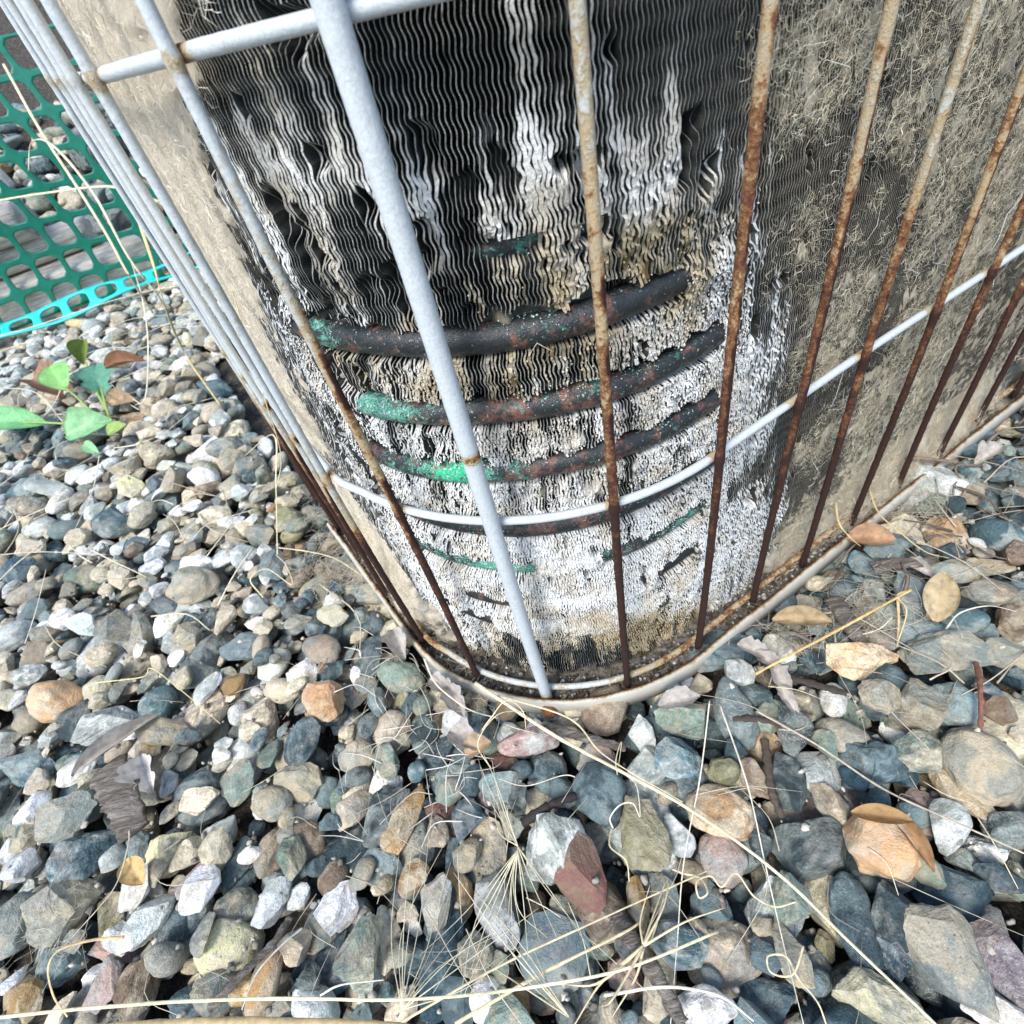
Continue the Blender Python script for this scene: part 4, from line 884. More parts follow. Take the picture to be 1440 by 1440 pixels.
stalk('straw', [(820,1100,.004),(795,1090,.006),(740,1105,.006),(700,1095,.004)], 3, SP, 'fine straw behind the blue egg shaped stone', group=G)
stalk('straw', [(-15,1432,.030),(120,1418,.030),(260,1408,.028),(400,1404,.024),(540,1406,.022),(650,1400,.02),(760,1386,.018),(880,1362,.016),(1010,1310,.010)], 8, (.85,.76,.50), 'long straw arching along the bottom of the picture', group=G, taper=.8)
stalk('straw', [(-20,1466,.05),(160,1448,.05),(330,1440,.046),(520,1444,.04),(660,1458,.036)], 34, (.62,.47,.24), 'broad out of focus straw blade cut by the bottom edge', group=G, taper=.7, flat=.25)
stalk('straw', [(560,1440,.012),(700,1360,.014),(850,1290,.014),(1000,1222,.006)], 6, ST, 'straw crossing the green grey cobble', group=G)
stalk('straw', [(640,1440,.012),(760,1370,.014),(880,1310,.012),(905,1290,.006)], 9, ST, 'flattened straw fork beneath the oval cobble', group=G)
stalk('straw', [(850,1400,.010),(935,1388,.012),(1010,1400,.012),(1060,1436,.008)], 8, (.86,.82,.66), 'pale flattened straw over the white half buried stone', group=G)
stalk('straw', [(945,1222,.004),(960,1228,.006),(985,1235,.008),(995,1255,.012),(983,1262,.012),(980,1240,.012),(1000,1232,.010),(1015,1247,.008),(1035,1228,.008),(1060,1260,.006),(1090,1275,.006),(1120,1268,.006)], 5, ST, 'curly straw looping once beside the big speckled tan cobble', group=G, n=120, taper=.8)
stalk('straw', [(1130,1330,.010),(1115,1370,.012),(1085,1368,.012),(1080,1345,.012),(1105,1345,.010),(1122,1375,.008),(1150,1410,.008),(1165,1450,.006)], 5, ST, 'curly straw with an open loop by the navy stone', group=G, n=100, taper=.8)
stalk('straw', [(862,1165,.004),(858,1150,.008),(872,1132,.010),(890,1130,.010),(900,1148,.008),(895,1105,.006),(880,1090,.004)], 4, SP, 'small curled straw on the olive grey wedge stone', group=G, n=80)
stalk('straw', [(860,1165,.004),(858,1190,.008),(880,1210,.010),(885,1240,.006)], 5, ST, 'bent dry blade hanging below the small curled straw', group=G)
stalk('straw', [(870,1100,.006),(866,1070,.010),(874,1045,.008),(862,1128,.004)], 2.5, ST, 'hair thin curl over the pink stone', group=G)
stalk('straw', [(1062,948,.006),(1110,922,.012),(1180,885,.016),(1240,852,.018),(1282,829,.018)], 7, (.66,.47,.20), 'golden stalk leaning over the peach orange stone', group=G, taper=.9)
stalk('straw', [(1282,829,.018),(1262,838,.016),(1275,860,.010),(1262,905,.002)], 5, (.66,.50,.26), 'forked short stalk under the golden one', group=G)
stalk('straw', [(1262,835,.014),(1264,870,.006),(1262,910,0)], 8, (.55,.42,.24), 'thick upright brown stub holding the golden stalk', group=G)
stalk('straw', [(1220,680,.010),(1235,720,.012),(1262,745,.010),(1300,775,.008),(1335,785,.004)], 5, (.60,.48,.26), 'arched straw at the flange on the right side', group=G)
stalk('straw', [(1175,705,.012),(1180,735,.016),(1195,755,.010),(1210,768,.004)], 6, (.70,.56,.30), 'short yellow straw sprouting at the right of the flange', group=G)
stalk('straw', [(1200,895,.004),(1235,885,.008),(1255,868,.010)], 3, SP, 'white thin straw under the golden stalk', group=G)
stalk('straw', [(1330,885,.004),(1350,862,.010),(1390,852,.010),(1430,860,.006)], 4, SP, 'thin white straw curving beside the oval golden leaf', group=G)
stalk('straw', [(1340,640,.004),(1390,650,.008),(1440,664,.004)], 4, SB, 'brown straw by the blue grey stone at the right edge', group=G)
stalk('straw', [(-10,475,.02),(60,455,.022),(150,425,.022),(230,405,.016),(310,395,.008)], 5, (.85,.80,.68), 'pale straw crossing in front of the net at the left edge', group=G)
stalk('straw', [(190,570,.004),(205,555,.012),(208,480,.030),(200,420,.045),(185,370,.06)], 4, SP, 'upright straw standing behind the green weed', group=G)
stalk('straw', [(345,640,.01),(385,612,.035),(388,680,.018),(390,780,.004)], 5, (.80,.70,.44), 'upright pale straw beside the guard rods', group=G)
stalk('straw', [(390,770,.004),(430,775,.010),(470,785,.012),(510,810,.012)], 4, ST, 'bent straw at the foot of the guard rods', group=G)
stalk('straw', [(370,840,.004),(352,815,.010),(375,800,.014),(410,822,.016),(402,795,.010),(388,780,.006)], 3.5, ST, 'tangled thin curl near the foot of the guard', group=G, n=90)
stalk('straw', [(50,600,.002),(80,560,.010),(105,500,.016),(180,450,.014),(300,440,.010)], 3, SP, 'thin white straw behind the weed leaves', group=G)
stalk('straw', [(0,545,.004),(50,552,.010),(90,595,.006)], 3.5, SP, 'broken pale straw under the leftmost weed leaf', group=G)
stalk('straw', [(140,640,.002),(130,690,.010),(105,745,.006)], 3, SP, 'fine straw hanging down below the weed', group=G)
stalk('straw', [(135,960,.006),(200,952,.014),(213,940,.016),(260,975,.010),(310,1018,.004)], 3, (.78,.68,.36), 'yellow bent straw over the round cream stones', group=G)
stalk('straw', [(0,780,.004),(60,776,.008),(150,780,.004)], 2.5, SP, 'thin straight straw at the left edge above the dull red stone', group=G)
stalk('straw', [(35,905,.002),(50,860,.010),(65,800,.006)], 2.5, SP, 'short straw standing over the dull red stone', group=G)
stalk('straw', [(182,1165,.010),(180,1190,.012),(165,1240,.012),(140,1275,.010),(90,1330,.006)], 5, (.50,.43,.34), 'grey brown stem running down from the bark chip', group=G)
stalk('straw', [(175,1318,.006),(130,1322,.010),(85,1335,.014),(68,1360,.014),(75,1400,.010),(95,1430,.006)], 8, (.70,.52,.28), 'wide bent tan blade at the lower left', group=G, flat=.3)
stalk('straw', [(425,1305,.006),(395,1330,.010),(360,1370,.010),(340,1420,.008)], 6, (.62,.58,.52), 'grey fork shaped stem right of the pale yellow stone', group=G)
stalk('straw', [(450,1400,.008),(480,1385,.012),(540,1378,.010)], 5, SP, 'flat curved straw under the green slate stones', group=G)
stalk('straw', [(596,925,.008),(612,960,.010),(640,985,.010),(665,1000,.006),(700,1010,.004)], 5, (.76,.68,.52), 'straw lying along the outside of the flange at the left', group=G)
stalk('straw', [(668,1040,.004),(690,1010,.014),(712,985,.018),(735,1000,.014),(740,1030,.004)], 4, ST, 'curled grass arch just left of the bolt', group=G, n=80)
stalk('straw', [(690,1080,.004),(672,1045,.012),(700,1005,.018),(740,1000,.012)], 3, ST, 'second thinner curl left of the bolt', group=G, n=80)
stalk('straw', [(1080,965,.006),(1120,970,.010),(1160,985,.006)], 3, ST, 'thin yellow straw in the leaf litter right of the tall cobble', group=G)
# the grass stalk that crosses the guard, held up in the air
def aerial(name, pts, w, col, label, flat=.35, n=70, taper=.6):
    P = spline(np.array([np.array([0, 0, HC])+ray(p[0], p[1])/(ray(p[0], p[1])@fwd)*p[2] for p in pts]), n)
    c = P.mean(0); V, Fs = sweep(P-c, w*(1-(1-taper)*np.linspace(0, 1, n)**2), 7, flat, rough=.1)
    o = mesh(name, V, Fs, M['straw'], None, {'col': np.array(col)}) if False else mesh(name, V, Fs, M['straw'], None, {'col': np.tile(np.array(col), (len(V), 1))*(.85+.3*rng.random((len(V), 1)))})
    o.location = c; tag(o, label, 'straw', 'dry grass stems crossing the guard'); return o
aerial('grass_stem', [(-20,285,.46),(60,272,.45),(150,262,.42),(200,276,.36),(240,290,.32)], .0024, (.74,.66,.42), 'broad tan grass blade poking sideways into the guard rods in front of the net', .3)
aerial('grass_stem', [(5,90,.60),(55,180,.58),(110,265,.56),(150,330,.55),(180,385,.55),(215,440,.60)], .0015, (.78,.70,.46), 'long yellow grass stem hanging down in front of the net')
aerial('grass_stem', [(40,240,.55),(45,200,.54),(75,205,.53),(130,270,.52),(180,360,.52),(225,420,.55),(240,450,.6)], .0014, (.74,.68,.48), 'hooked grass stem curling over the net cells')
aerial('grass_stem', [(195,310,.40),(215,370,.40),(235,440,.42),(262,500,.45),(310,570,.47)], .0013, (.70,.58,.30), 'yellow stem along the outside of the left guard rods')
aerial('grass_stem', [(170,265,.35),(205,282,.31),(250,290,.27),(290,330,.25)], .0008, (.45,.30,.17), 'brown seed awn stuck in the guard rods')
aerial('grass_stem', [(320,385,.235),(345,470,.25),(372,560,.27),(395,640,.29),(388,690,.32)], .0007, (.80,.72,.50), 'thin straw lying on the lint between the left guard rods')

# driftwood, twigs, bark
def stick(name, pts, wpx, label, cat, flat=.7, mat='bark', taper=.8, rough=.35, ns=12, seed=1, col=None):
    P = np.array([ground(*p) for p in pts]); Q = spline(P, 60); c = Q.mean(0)
    wd = np.array([depth(p) for p in Q])*wpx/F*.5*(1-(1-taper)*np.linspace(0, 1, 60))
    wd = wd*(1+.35*(vnoise(np.arange(60)*.35, seed, 0, 3)-.5))
    V, Fs = sweep(Q-c, wd, ns, flat, seed, rough*min(1, (9/wpx)**1.3))
    o = mesh(name, V, Fs, M[mat], None, {'col': np.tile(np.array(col or (.3, .25, .2)), (len(V), 1))}); o.location = c; tag(o, label, cat); return o
stick('driftwood_stick', [(868,1292,.004),(890,1325,.010),(925,1375,.010),(960,1440,.010)], 26, 'splintered grey driftwood stick at the bottom, left of the big tan cobble', 'stick')
stick('bark_chip', [(152,1080,.008),(170,1120,.012),(188,1172,.008)], 56, 'ridged grey bark chip in the lower left gravel', 'bark', flat=.28, seed=4)
stick('twig', [(1372,932,.008),(1378,960,.012),(1380,995,.010),(1378,1030,.004)], 7, 'thin reddish brown twig at the right edge', 'twig', mat='straw', col=(.22,.10,.07), flat=1)
stick('twig', [(295,1418,.006),(340,1370,.010),(385,1325,.008),(408,1290,.004)], 13, 'dark grey split twig right of the pale yellow stone', 'twig', seed=6)
stick('twig', [(735,1158,.002),(775,1132,.006),(812,1118,.004)], 14, 'black charred twig below the blue egg shaped stone', 'twig', mat='straw', col=(.035,.03,.03), flat=.8)
stick('twig', [(1170,620,.004),(1225,640,.010),(1300,645,.010),(1345,650,.004)], 6, 'bent brown twig at the far right behind the flange', 'twig', mat='straw', col=(.22,.16,.11), flat=1)
stick('wood_chip', [(1228,800,.004),(1262,792,.008),(1318,788,.004)], 20, 'grey fibrous wood chip at the right near the golden stone', 'wood chip', flat=.4, seed=8)
stick('wood_chip', [(1172,842,.002),(1190,870,.006),(1212,905,.004)], 26, 'pale wood splinter behind the golden stalk', 'wood chip', flat=.4, seed=9)
stick('wood_chip', [(1075,945,0),(1130,958,.002),(1190,975,0)], 12, 'dark splinter in the litter beside the olive tan stone', 'wood chip', flat=.5, mat='straw', col=(.06,.05,.04))
stick('wood_chip', [(1030,1010,0),(1085,1015,.002),(1150,1050,0)], 9, 'dark thin splinter right of the tall blue grey cobble', 'wood chip', flat=.5, mat='straw', col=(.07,.055,.045))
stick('wood_chip', [(1075,1040,0),(1085,1110,.002),(1100,1150,0)], 12, 'dark brown root beside the black and white stone', 'wood chip', flat=.8, mat='straw', col=(.09,.07,.055))
stick('wood_chip', [(762,1020,.0),(815,1035,.003),(880,1052,0)], 16, 'chalky weathered splinter just below the flange', 'wood chip', flat=.4, seed=12)

# leaves
def leaf(name, px, py, w, h, an, col, label, cat='leaf', z=.010, curl=.5, nrm=None, mat='dead', jag=0., parent=None, seed=0, dep=None, tipz=0., cup=.25):
    """blade of w x h photo pixels; curled along its length and cupped across, with a midrib and real thickness"""
    P0 = ground(px, py, z) if dep is None else np.array([0, 0, HC])+ray(px, py)/(ray(px, py)@fwd)*dep
    dz = depth(P0); toc = np.array([0, 0, HC])-P0; toc /= np.linalg.norm(toc)
    n_ = np.array(nrm, float) if nrm is not None else .5*V3+.5*toc; n_ /= np.linalg.norm(n_)
    a = math.radians(an); im = math.cos(a)*right+math.sin(a)*down
    u = im-n_*(im@n_); u /= np.linalg.norm(u); v = np.cross(n_, u)
    if mat == 'green': w *= .86; h *= .86
    L = w*dz/F; Wd = h*dz/F*1.1; nu, nv = 29, 13
    t = np.linspace(0, 1, nu)[:, None]; s = np.linspace(-1, 1, nv)[None]
    half = .5*np.sin(math.pi*np.clip(t, .012, .988)**.85)**.7
    half = half*(1+jag*(fbm(t*7, s*0+np.sign(s)*3, 0, seed+5, 2)-.5)*2.2*np.abs(s))
    x = (t-.5)*L+0*s; y = s*half*Wd
    zz = curl*L*.5*(-(2*t-1)**2*.5+.2)+cup*Wd*np.abs(s)**1.6*half*2+tipz*L*t+.05*L*(vnoise(t*5, s*2.5, 0, seed)-.5)-.02*Wd*np.exp(-(s/.12)**2)
    def mk(off): return (x[..., None]*u+y[..., None]*v+(zz+off)[..., None]*n_).reshape(-1, 3)
    V = np.vstack([mk(0), mk(-.00022)]); m = nu*nv; g = grid_faces(nu, nv)
    b = np.r_[np.arange(nv), np.arange(1, nu)*nv+nv-1, (nu-1)*nv+np.arange(nv-2, -1, -1), np.arange(nu-2, 0, -1)*nv]
    b2 = np.roll(b, -1); rim = np.stack([b, b2, b2+m, b+m], -1)
    vein = .35*np.exp(-(s/.09)**2)+.12*np.exp(-((((t*9-np.abs(s)*1.6) % 1)-.5)/.12)**2)*(np.abs(s) > .1)
    C = np.array(col)*(.88+.24*vnoise(t*7, s*4, 0, seed+9)[..., None])*(1+vein[..., None]*(.55 if mat == 'green' else -.5)); C = np.vstack([C.reshape(-1, 3)]*2)
    o = mesh(name, V, [g, g[:, ::-1]+m, rim], M[mat], parent, {'col': np.clip(C, 0, .9)}); o.location = P0 if parent is None else P0-np.array(parent.location)
    if parent is None: tag(o, label, cat)
    elif label: o['label'] = label
    return o
leaf('dead_leaf', 1322, 838, 76, 38, -78, (.48,.38,.23), 'oval dull golden leaf standing on edge between stones at the right', z=.010, curl=.25, seed=1)
leaf('dead_leaf', 1128, 872, 76, 26, 8, (.42,.32,.19), 'curled tan leaf lying beside the flange on the right', z=.006, curl=.5, cup=.7, seed=2)
leaf('dead_leaf', 1226, 758, 62, 30, 15, (.42,.26,.15), 'crumpled orange brown leaf right of the flange', z=.004, seed=3, curl=.7, cup=.5)
leaf('dead_leaf', 1283, 1180, 80, 22, 62, (.33,.20,.10), 'long brown leaf curled round the big round tan stone', z=.008, curl=1.1, cup=.8, seed=4)
leaf('dead_leaf', 1240, 1148, 74, 22, 12, (.42,.27,.13), 'rolled brown leaf edge on top of the big round tan stone', z=.014, curl=.4, cup=.9, seed=14)
leaf('dead_leaf', 188, 1226, 44, 30, 50, (.62,.42,.18), 'small bright yellow leaf by the mustard yellow stone', z=.008, curl=.2, seed=5)
leaf('dead_leaf', 165, 1045, 120, 20, -48, (.42,.39,.35), 'long grey rolled leaf under the flat light grey slab', z=.010, curl=.3, cup=1.1, seed=6)
leaf('dead_leaf', 205, 1088, 58, 34, 65, (.66,.62,.57), 'crumpled white dead leaf right of the bark chip', z=.008, jag=.5, cup=.8, seed=7)
leaf('dead_leaf', 75, 545, 66, 40, 25, (.36,.22,.15), 'reddish brown dead leaf behind the weed', z=.008, jag=.4, cup=.7, curl=.8, seed=8)
leaf('dead_leaf', 175, 512, 52, 18, -24, (.42,.24,.14), 'narrow rust brown dead leaf right of the weed', z=.012, cup=.9, seed=9)
leaf('dead_leaf', 170, 565, 36, 24, -20, (.52,.38,.24), 'small tan dead leaf at the right of the dark weed leaf', z=.008, cup=.5, seed=19)
leaf('dead_leaf', 110, 458, 34, 12, 8, (.70,.50,.28), 'small orange tan leaf below the net', z=.006, seed=10)
for k, (x, y, w, h, a, lab) in enumerate([(640,985,50,26,60,'shredded pale leaf left of the bolt, nearest the flange'),(622,965,44,22,30,'pale torn leaf against the outside of the flange'),(655,1040,56,30,30,'crumpled whitish leaf below the curled grass'),(672,1052,40,26,-30,'small folded tan leaf under the curled grass'),
        (1098,958,54,22,70,'pale shredded leaf right of the tall blue grey cobble'),(1080,930,44,18,40,'grey white leaf scrap against the flange on the right'),(1108,985,44,18,60,'greyish leaf scrap above the dark splinter'),(955,985,60,24,-12,'thin grey leaf scrap under the right part of the flange'),(1060,915,46,20,30,'pale leaf scrap tucked beneath the flange'),(560,905,48,24,65,'pale dry leaf between the stones and the left guard rods'),(1390,640,40,22,-30,'whitish leaf at the right edge above the blue grey stone'),(1290,800,46,18,40,'whitish leaf scrap beside the wood chip')]):
    leaf('dead_leaf', x, y, w, h, a, (.50,.46,.42) if k != 3 else (.55,.42,.28), lab, z=.003, jag=.3, cup=.9, curl=.6, seed=30+k)

# weed seedling
wb = ground(163, 598, .004); weed = empty('weed_seedling', tuple(wb)); tag(weed, 'small green weed with five broad leaves growing in the gravel at the left', 'weed')
leaf('leaf', 80, 529, 58, 46, 52, (.22,.46,.14), 'rounded bright yellow green leaf', z=.030, mat='green', parent=weed, seed=51, curl=.35, jag=.05, cup=.1, nrm=(.1,-.45,.9))
leaf('leaf', 20, 593, 112, 42, 4, (.16,.40,.17), 'long leaf reaching to the left', z=.020, mat='green', parent=weed, seed=52, curl=.35, jag=.14, cup=.25, nrm=(0,-.45,.9))
leaf('leaf', 122, 600, 74, 48, -22, (.24,.47,.23), 'broad mint green leaf', z=.018, mat='green', parent=weed, seed=53, curl=.4, jag=.14, cup=.3, nrm=(.1,-.6,.9))
leaf('leaf', 139, 533, 58, 42, 72, (.09,.26,.17), 'dark jagged leaf', z=.028, mat='green', parent=weed, seed=54, curl=.3, jag=.8, cup=.2, nrm=(.2,-.6,.8))
leaf('leaf', 117, 495, 42, 26, 85, (.18,.24,.045), 'folded olive leaf', z=.036, mat='green', parent=weed, seed=55, curl=.3, cup=.7, nrm=(.3,-.6,.7))
leaf('leaf', 163, 603, 34, 22, -30, (.26,.38,.10), None, z=.014, mat='green', parent=weed, seed=56, curl=.3, nrm=(0,-.5,.9))
leaf('leaf', 127, 630, 36, 18, 30, (.24,.47,.23), None, z=.010, mat='green', parent=weed, seed=57, curl=.3, nrm=(0,-.5,.9))
for pts in ([(160,598,.004),(135,585,.016),(112,562,.026),(92,545,.030)], [(160,600,.004),(115,597,.012),(60,594,.018),(10,593,.02)], [(158,596,.004),(150,575,.016),(142,545,.026)], [(150,575,.012),(130,540,.024),(121,510,.034)]):
    P = spline(np.array([ground(*p) for p in pts]), 24)-wb; V, Fs = sweep(P, np.linspace(.0018, .0010, 24), 7, .7)
    mesh('stem', V, Fs, M['green'], weed, {'col': np.tile(np.array([.30, .42, .12]), (len(V), 1))})

# fan of fine grass awns
J = Join()
def awns(x0, y0, z0, ends, w=.00022, col=(.70, .64, .46)):
    for (x1, y1, z1) in ends:
        a = ground(x0, y0, z0); b = ground(x1, y1, z1); b = b+rng.normal(0, .004, 3)*np.array([1, 1, .3]); m = (a+b)/2+np.array([0, 0, .001])+rng.normal(0, .003, 3)*np.array([1, 1, .4])
        P = spline(np.array([a, m, b]), 14); V, Fs = sweep(P, w*np.linspace(1.3, .4, 14), 4)
        J.add(V, Fs, col=np.tile(np.array(col)*(.7+.5*rng.random()), (len(V), 1)))
awns(728, 1190, .010, [(690+rng.uniform(-25, 30), 1085+rng.uniform(-20, 40), .004) for _ in range(6)])
awns(728, 1195, .010, [(rng.uniform(725, 765), rng.uniform(1270, 1350), .004) for _ in range(6)])
awns(728, 1195, .010, [(rng.uniform(600, 690), rng.uniform(1330, 1420), .006) for _ in range(5)])
awns(728, 1190, .010, [(800+rng.uniform(-30, 60), 1300+rng.uniform(-40, 90), .004) for _ in range(4)])
awns(565, 1420, .016, [(rng.uniform(570, 625), rng.uniform(1180, 1290), .008) for _ in range(7)], .0002)
awns(565, 1420, .016, [(rng.uniform(640, 760), rng.uniform(1250, 1370), .008) for _ in range(5)], .0002)
awns(800, 1430, .018, [(rng.uniform(600, 780), rng.uniform(1180, 1400), .008) for _ in range(6)], .00028)
awns(905, 1330, .016, [(rng.uniform(780, 900), rng.uniform(1380, 1440), .008) for _ in range(4)], .0005, (.78, .66, .42))
awns(905, 1330, .016, [(rng.uniform(920, 1010), rng.uniform(1200, 1300), .008) for _ in range(5)], .0004, (.78, .66, .42))
o = J.build('grass_awns', M['straw']); tag(o, 'dry grass awns fanning out over the gravel at the bottom', 'dry grass', kind='stuff')
# scattered hair thin straw litter
J = Join()
def litter(n, box, L, w, z, col):
    for _ in range(n):
        x = rng.uniform(box[0], box[2]); y = rng.uniform(box[1], box[3]); a = rng.uniform(0, 6.28); l = L*rng.uniform(.4, 1.3)
        if inside_unit(np.array(x), np.array(y), .002): continue
        p = np.array([x, y, hz_at(x, y)+z]); q = p+np.array([math.cos(a)*l, math.sin(a)*l, 0]); q[2] = hz_at(q[0], q[1])+z*1.2
        if inside_unit(q[0:1], q[1:2], .002)[0]: continue
        m = (p+q)/2+np.array([rng.normal(0, l*.12), rng.normal(0, l*.12), rng.uniform(0, .004)])
        V, Fs = sweep(spline(np.array([p, m, q]), 9), w*rng.uniform(.5, 1.3)*np.linspace(1, .5, 9), 4)
        J.add(V, Fs, col=np.tile(np.array(col)*(.55+.7*rng.random()), (len(V), 1)))
litter(260, (-.75, .25, -.1, 1.0), .07, .0006, .001, (.74, .68, .52))
litter(120, (-.3, -.02, .2, .2), .035, .00022, .0008, (.66, .60, .46))
litter(260, (.08, .08, .42, .36), .04, .0004, .0008, (.50, .43, .33))
litter(150, (.1, .12, .40, .34), .022, .0011, .0006, (.17, .14, .115))
litter(90, (-.12, .08, -.02, .2), .02, .0003, .001, (.72, .68, .60))
o = J.build('straw_litter', M['straw']); tag(o, 'fine broken straw and splinters strewn over the gravel', 'straw litter', kind='stuff')
# loose lint shed on the ground at the foot of the unit
J = Join()
for (cx, cy, sx, sy, n) in ((445, 700, 22, 40, 420), (470, 790, 34, 26, 420), (1215, 850, 40, 28, 240), (1130, 880, 40, 24, 160), (640, 960, 30, 22, 160), (1290, 690, 40, 24, 260), (60, 1320, 34, 30, 50)):
    for _ in range(n):
        g0 = ground(cx+rng.normal(0, sx*.6), cy+rng.normal(0, sy*.6), .004)
        if inside_unit(g0[0:1], g0[1:2], -.006)[0]: continue
        g0[2] = min(hz_at(g0[0], g0[1]), .012)+rng.uniform(0, .003)
        L = rng.uniform(.006, .02); a = rng.uniform(0, 6.28); d1 = np.array([math.cos(a), math.sin(a), rng.uniform(-.2, .2)])*L
        m = g0+d1*.5+rng.normal(0, L*.25, 3)*np.array([1, 1, .4])
        V, Fs = sweep(spline(np.array([g0, m, g0+d1]), 7), .00009, 3)
        J.add(V, Fs, col=np.tile(np.array([.62, .57, .46])*(.6+.6*rng.random()), (len(V), 1)))
o = J.build('loose_lint', M['hair']); tag(o, 'pale lint shed on the stones round the foot of the air conditioner', 'lint', kind='stuff')

# ------------------------------------------------------------------ green net and weathered timber behind
NA = ground(-60, 515, -.004); NB = ground(330, 365, -.004)
A2 = NA[:2]; B2 = NB[:2]; uu = (B2-A2)/np.linalg.norm(B2-A2); wv = np.array([-uu[1], uu[0]])
if wv[1] < 0: wv = -wv
CELL = .0385
net = empty('plastic_net', (A2[0], A2[1], 0)); tag(net, 'green plastic mesh fence standing behind the gravel at the upper left', 'mesh fence')
def net_mesh(nc, nr, c0, z0, fn, cell, hole=.405):
    V = []; Fq = []; k = 16; idx = {}
    def vid(key, p):
        if key not in idx: idx[key] = len(V); V.append(p)
        return idx[key]
    for i in range(nc):
        for j in range(nr):
            inner = []; outer = []
            for a in range(k):
                th = 2*math.pi*(a+.5)/k; cx, sy = math.cos(th), math.sin(th)
                e = (abs(cx)**4.0+abs(sy)**4.0)**-.25; m = max(abs(cx), abs(sy))
                x, y = i+.5+hole*e*cx, j+.5+hole*e*sy; inner.append(len(V)); V.append((x, y, 0))
                ox, oy = i+.5+.5*cx/m, j+.5+.5*sy/m; outer.append(vid((round(ox, 4), round(oy, 4)), (ox, oy, 0)))
            mid = []
            for a in range(k):
                p, q = np.array(V[inner[a]]), np.array(V[outer[a]]); mid.append(len(V)); V.append(tuple(p*.55+q*.45))
            for a in range(k):
                b = (a+1) % k; Fq.append((inner[a], inner[b], mid[b], mid[a])); Fq.append((mid[a], mid[b], outer[b], outer[a]))
            for cxs, cys in ((-1, -1), (1, -1), (1, 1), (-1, 1)):
                corner = vid((round(i+.5+.5*cxs, 4), round(j+.5+.5*cys, 4)), (i+.5+.5*cxs, j+.5+.5*cys, 0))
                th = math.atan2(cys, cxs); a = int(round(th/(2*math.pi)*k-.5-.5)) % k
                a = int(math.floor(th/(2*math.pi)*k-.5)) % k; b = (a+1) % k
                Fq.append((outer[a], outer[b], corner, corner))
    V = np.array(V, float); Fq = np.array(Fq)
    tri = Fq[Fq[:, 2] == Fq[:, 3]][:, :3]; quad = Fq[Fq[:, 2] != Fq[:, 3]]
    P = np.array([fn((c0+v[0])*cell, z0+v[1]*cell) for v in V])
    return P, [quad, tri]
def net_fn(x, z):
    off = .012*math.sin(x*9)+.010*math.sin(z*17+x*5)+.05*z
    p = A2+uu*(x+.012*math.sin(z*14))+wv*off; return (p[0]-A2[0], p[1]-A2[1], z+.006*math.sin(x*13))
P, Fs = net_mesh(23, 8, -7, .004, net_fn, CELL)
o = mesh('netting', P, Fs, M['net'], net); md = o.modifiers.new('s', 'SOLIDIFY'); md.thickness = .0022; md.offset = 0
def hem_fn(x, z):
    p = A2+uu*x+wv*(-.026+z*.75+.006*math.sin(x*21)); return (p[0]-A2[0], p[1]-A2[1], (.012+z*.36)+.004*math.sin(x*30+z*40))
P, Fs = net_mesh(23, 1, -7, 0, hem_fn, CELL*1.1, .36)
o = mesh('folded_hem', P, Fs, M['net2'], net); o['label'] = 'bright teal lower edge folded flat on the stones'; md = o.modifiers.new('s', 'SOLIDIFY'); md.thickness = .002; md.offset = 0

def plank(cx, off, z0, L, T, Hh, lab, ang=0., cat='timber', sd=0):
    n = 60; m = 20
    t = np.linspace(-L/2, L/2, n); a = np.linspace(0, 2*math.pi, m, endpoint=False)
    cx_, sy_ = np.cos(a), np.sin(a); e = (np.abs(cx_)**7+np.abs(sy_)**7)**(-1/7)
    R = 1+.06*(fbm(t[:, None]*5, a[None]*6, sd, 5, 3)-.5)*2+.03*(vnoise(t[:, None]*2, a[None]*22, sd, 8)-.5)*2
    jag = t[:, None]+(np.abs(t[:, None]) > L/2-.001)*.02*(vnoise(a[None]*3, 1, sd, 2)-.5)
    V = np.stack([jag+0*R, T/2*e*cx_*R, Hh/2*e*sy_*R], -1).reshape(-1, 3)
    V = np.vstack([V, [V[:m].mean(0)], [V[-m:].mean(0)]]); j = np.arange(m); j2 = (j+1) % m; k = n*m
    Fs = [grid_faces(n, m, True), np.vstack([np.stack([np.full(m, k), j2, j], 1), np.stack([np.full(m, k+1), (n-1)*m+j, (n-1)*m+j2], 1)])]
    o = mesh('timber', V, Fs, M['timber'])
    p = A2+uu*cx+wv*off; o.location = (p[0], p[1], z0+Hh/2); o.rotation_euler = (0, 0, math.atan2(uu[1], uu[0])+ang); tag(o, lab, cat, 'weathered timbers stacked behind the net'); return o
LN = float(np.linalg.norm(B2-A2))
plank(.02, .075, -.01, .60, .09, .075, 'lowest weathered grey timber lying behind the green net', sd=1)
plank(-.03, .085, .066, .56, .08, .035, 'thin weathered board lying on the lowest timber', .03, sd=2)
plank(-.06, .09, .102, .50, .09, .045, 'topmost pale timber with a splintered end behind the net', -.05, sd=3)
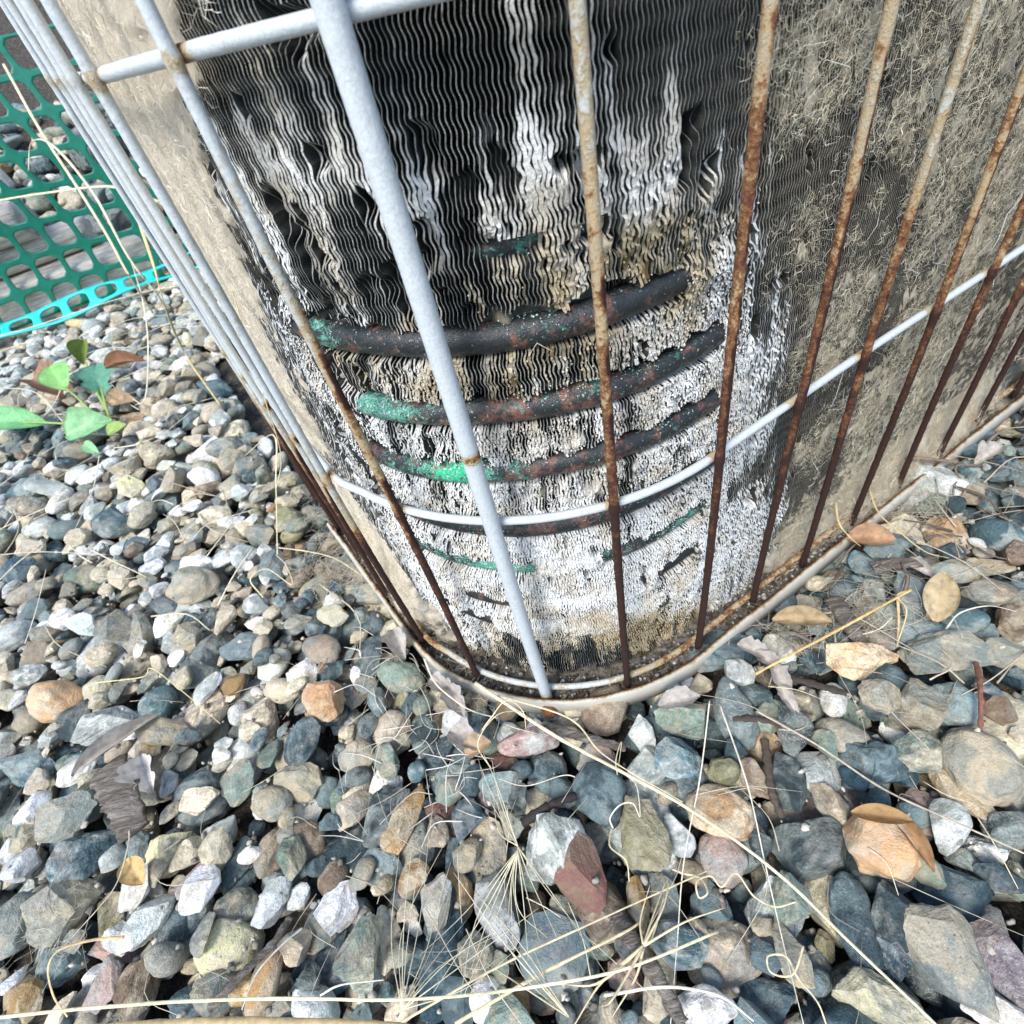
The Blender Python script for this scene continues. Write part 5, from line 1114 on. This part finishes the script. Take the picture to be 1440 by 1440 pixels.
# rubble bank behind
bank = empty('rubble_bank', (A2[0], A2[1], 0)); tag(bank, kind='structure')
n = 900; x = rng.uniform(-.5, .9, n); d_ = rng.uniform(.19, .8, n); p = A2[None]+uu[None]*x[:, None]+wv[None]*d_[:, None]
base = np.maximum(0, (d_-.2))*.35; k = ~inside_unit(p[:, 0], p[:, 1], .03); p = p[k]; base = base[k]; n = len(p)
J = Join()
for i in range(n):
    c, c2 = colours(names[rng.choice(len(names), p=wts)], rng); sz = size_rand(rng.choice([1.4, 2.2])); V = variant(2, 1., i % 40)*sz@rot_random(.5).T+np.array([p[i, 0], p[i, 1], base[i]+rng.uniform(-.01, .012)])
    J.add(V, ICO[2][1], **attrs_for(len(V), c, c2, rng))
o = J.build('loose_stones', M['stone'], bank); o['kind'] = 'stuff'; o.location = -np.array([A2[0], A2[1], 0.])
sx, sdp = np.meshgrid(np.linspace(-.9, 1.1, 60), np.linspace(.12, 1.6, 40), indexing='ij')
PP = A2[None, None]+uu*sx[..., None]+wv*sdp[..., None]; zz = np.maximum(0, sdp-.2)*.35-.006+.03*(fbm(sx*8, sdp*8, 0, 3, 3)-.5)*sstep(.2, .5, sdp)
keepv = np.concatenate([PP-A2, zz[..., None]], -1).reshape(-1, 3)
mesh('soil', keepv, grid_faces(*sx.shape), M['soil'], bank)
for k, (x, d_, s, lab) in enumerate([(.10, .22, .05, 'dark rounded rock beyond the net on the left'), (.27, .26, .055, 'black rock beyond the net beside the guard rods'), (-.02, .40, .06, 'grey boulder higher up the rubble bank'), (.30, .50, .07, 'large dark boulder at the back of the rubble bank')]):
    p = A2+uu*x+wv*d_
    if inside_unit(p[0:1], p[1:2], .08)[0]: continue
    V = variant(4, 1., 40+k)*np.array([s, s*.8, s*.7]); c, c2 = colours('dark' if k != 2 else 'grey', rng)
    o = mesh('rock', V, ICO[4][1], M['stone'], None, attrs_for(len(V), c, c2, rng)); o.location = (p[0], p[1], s*.45+max(0, d_-.2)*.35); tag(o, lab, 'rock')
print('verts', sum(len(m.vertices) for m in bpy.data.meshes), 'polys', sum(len(m.polygons) for m in bpy.data.meshes))
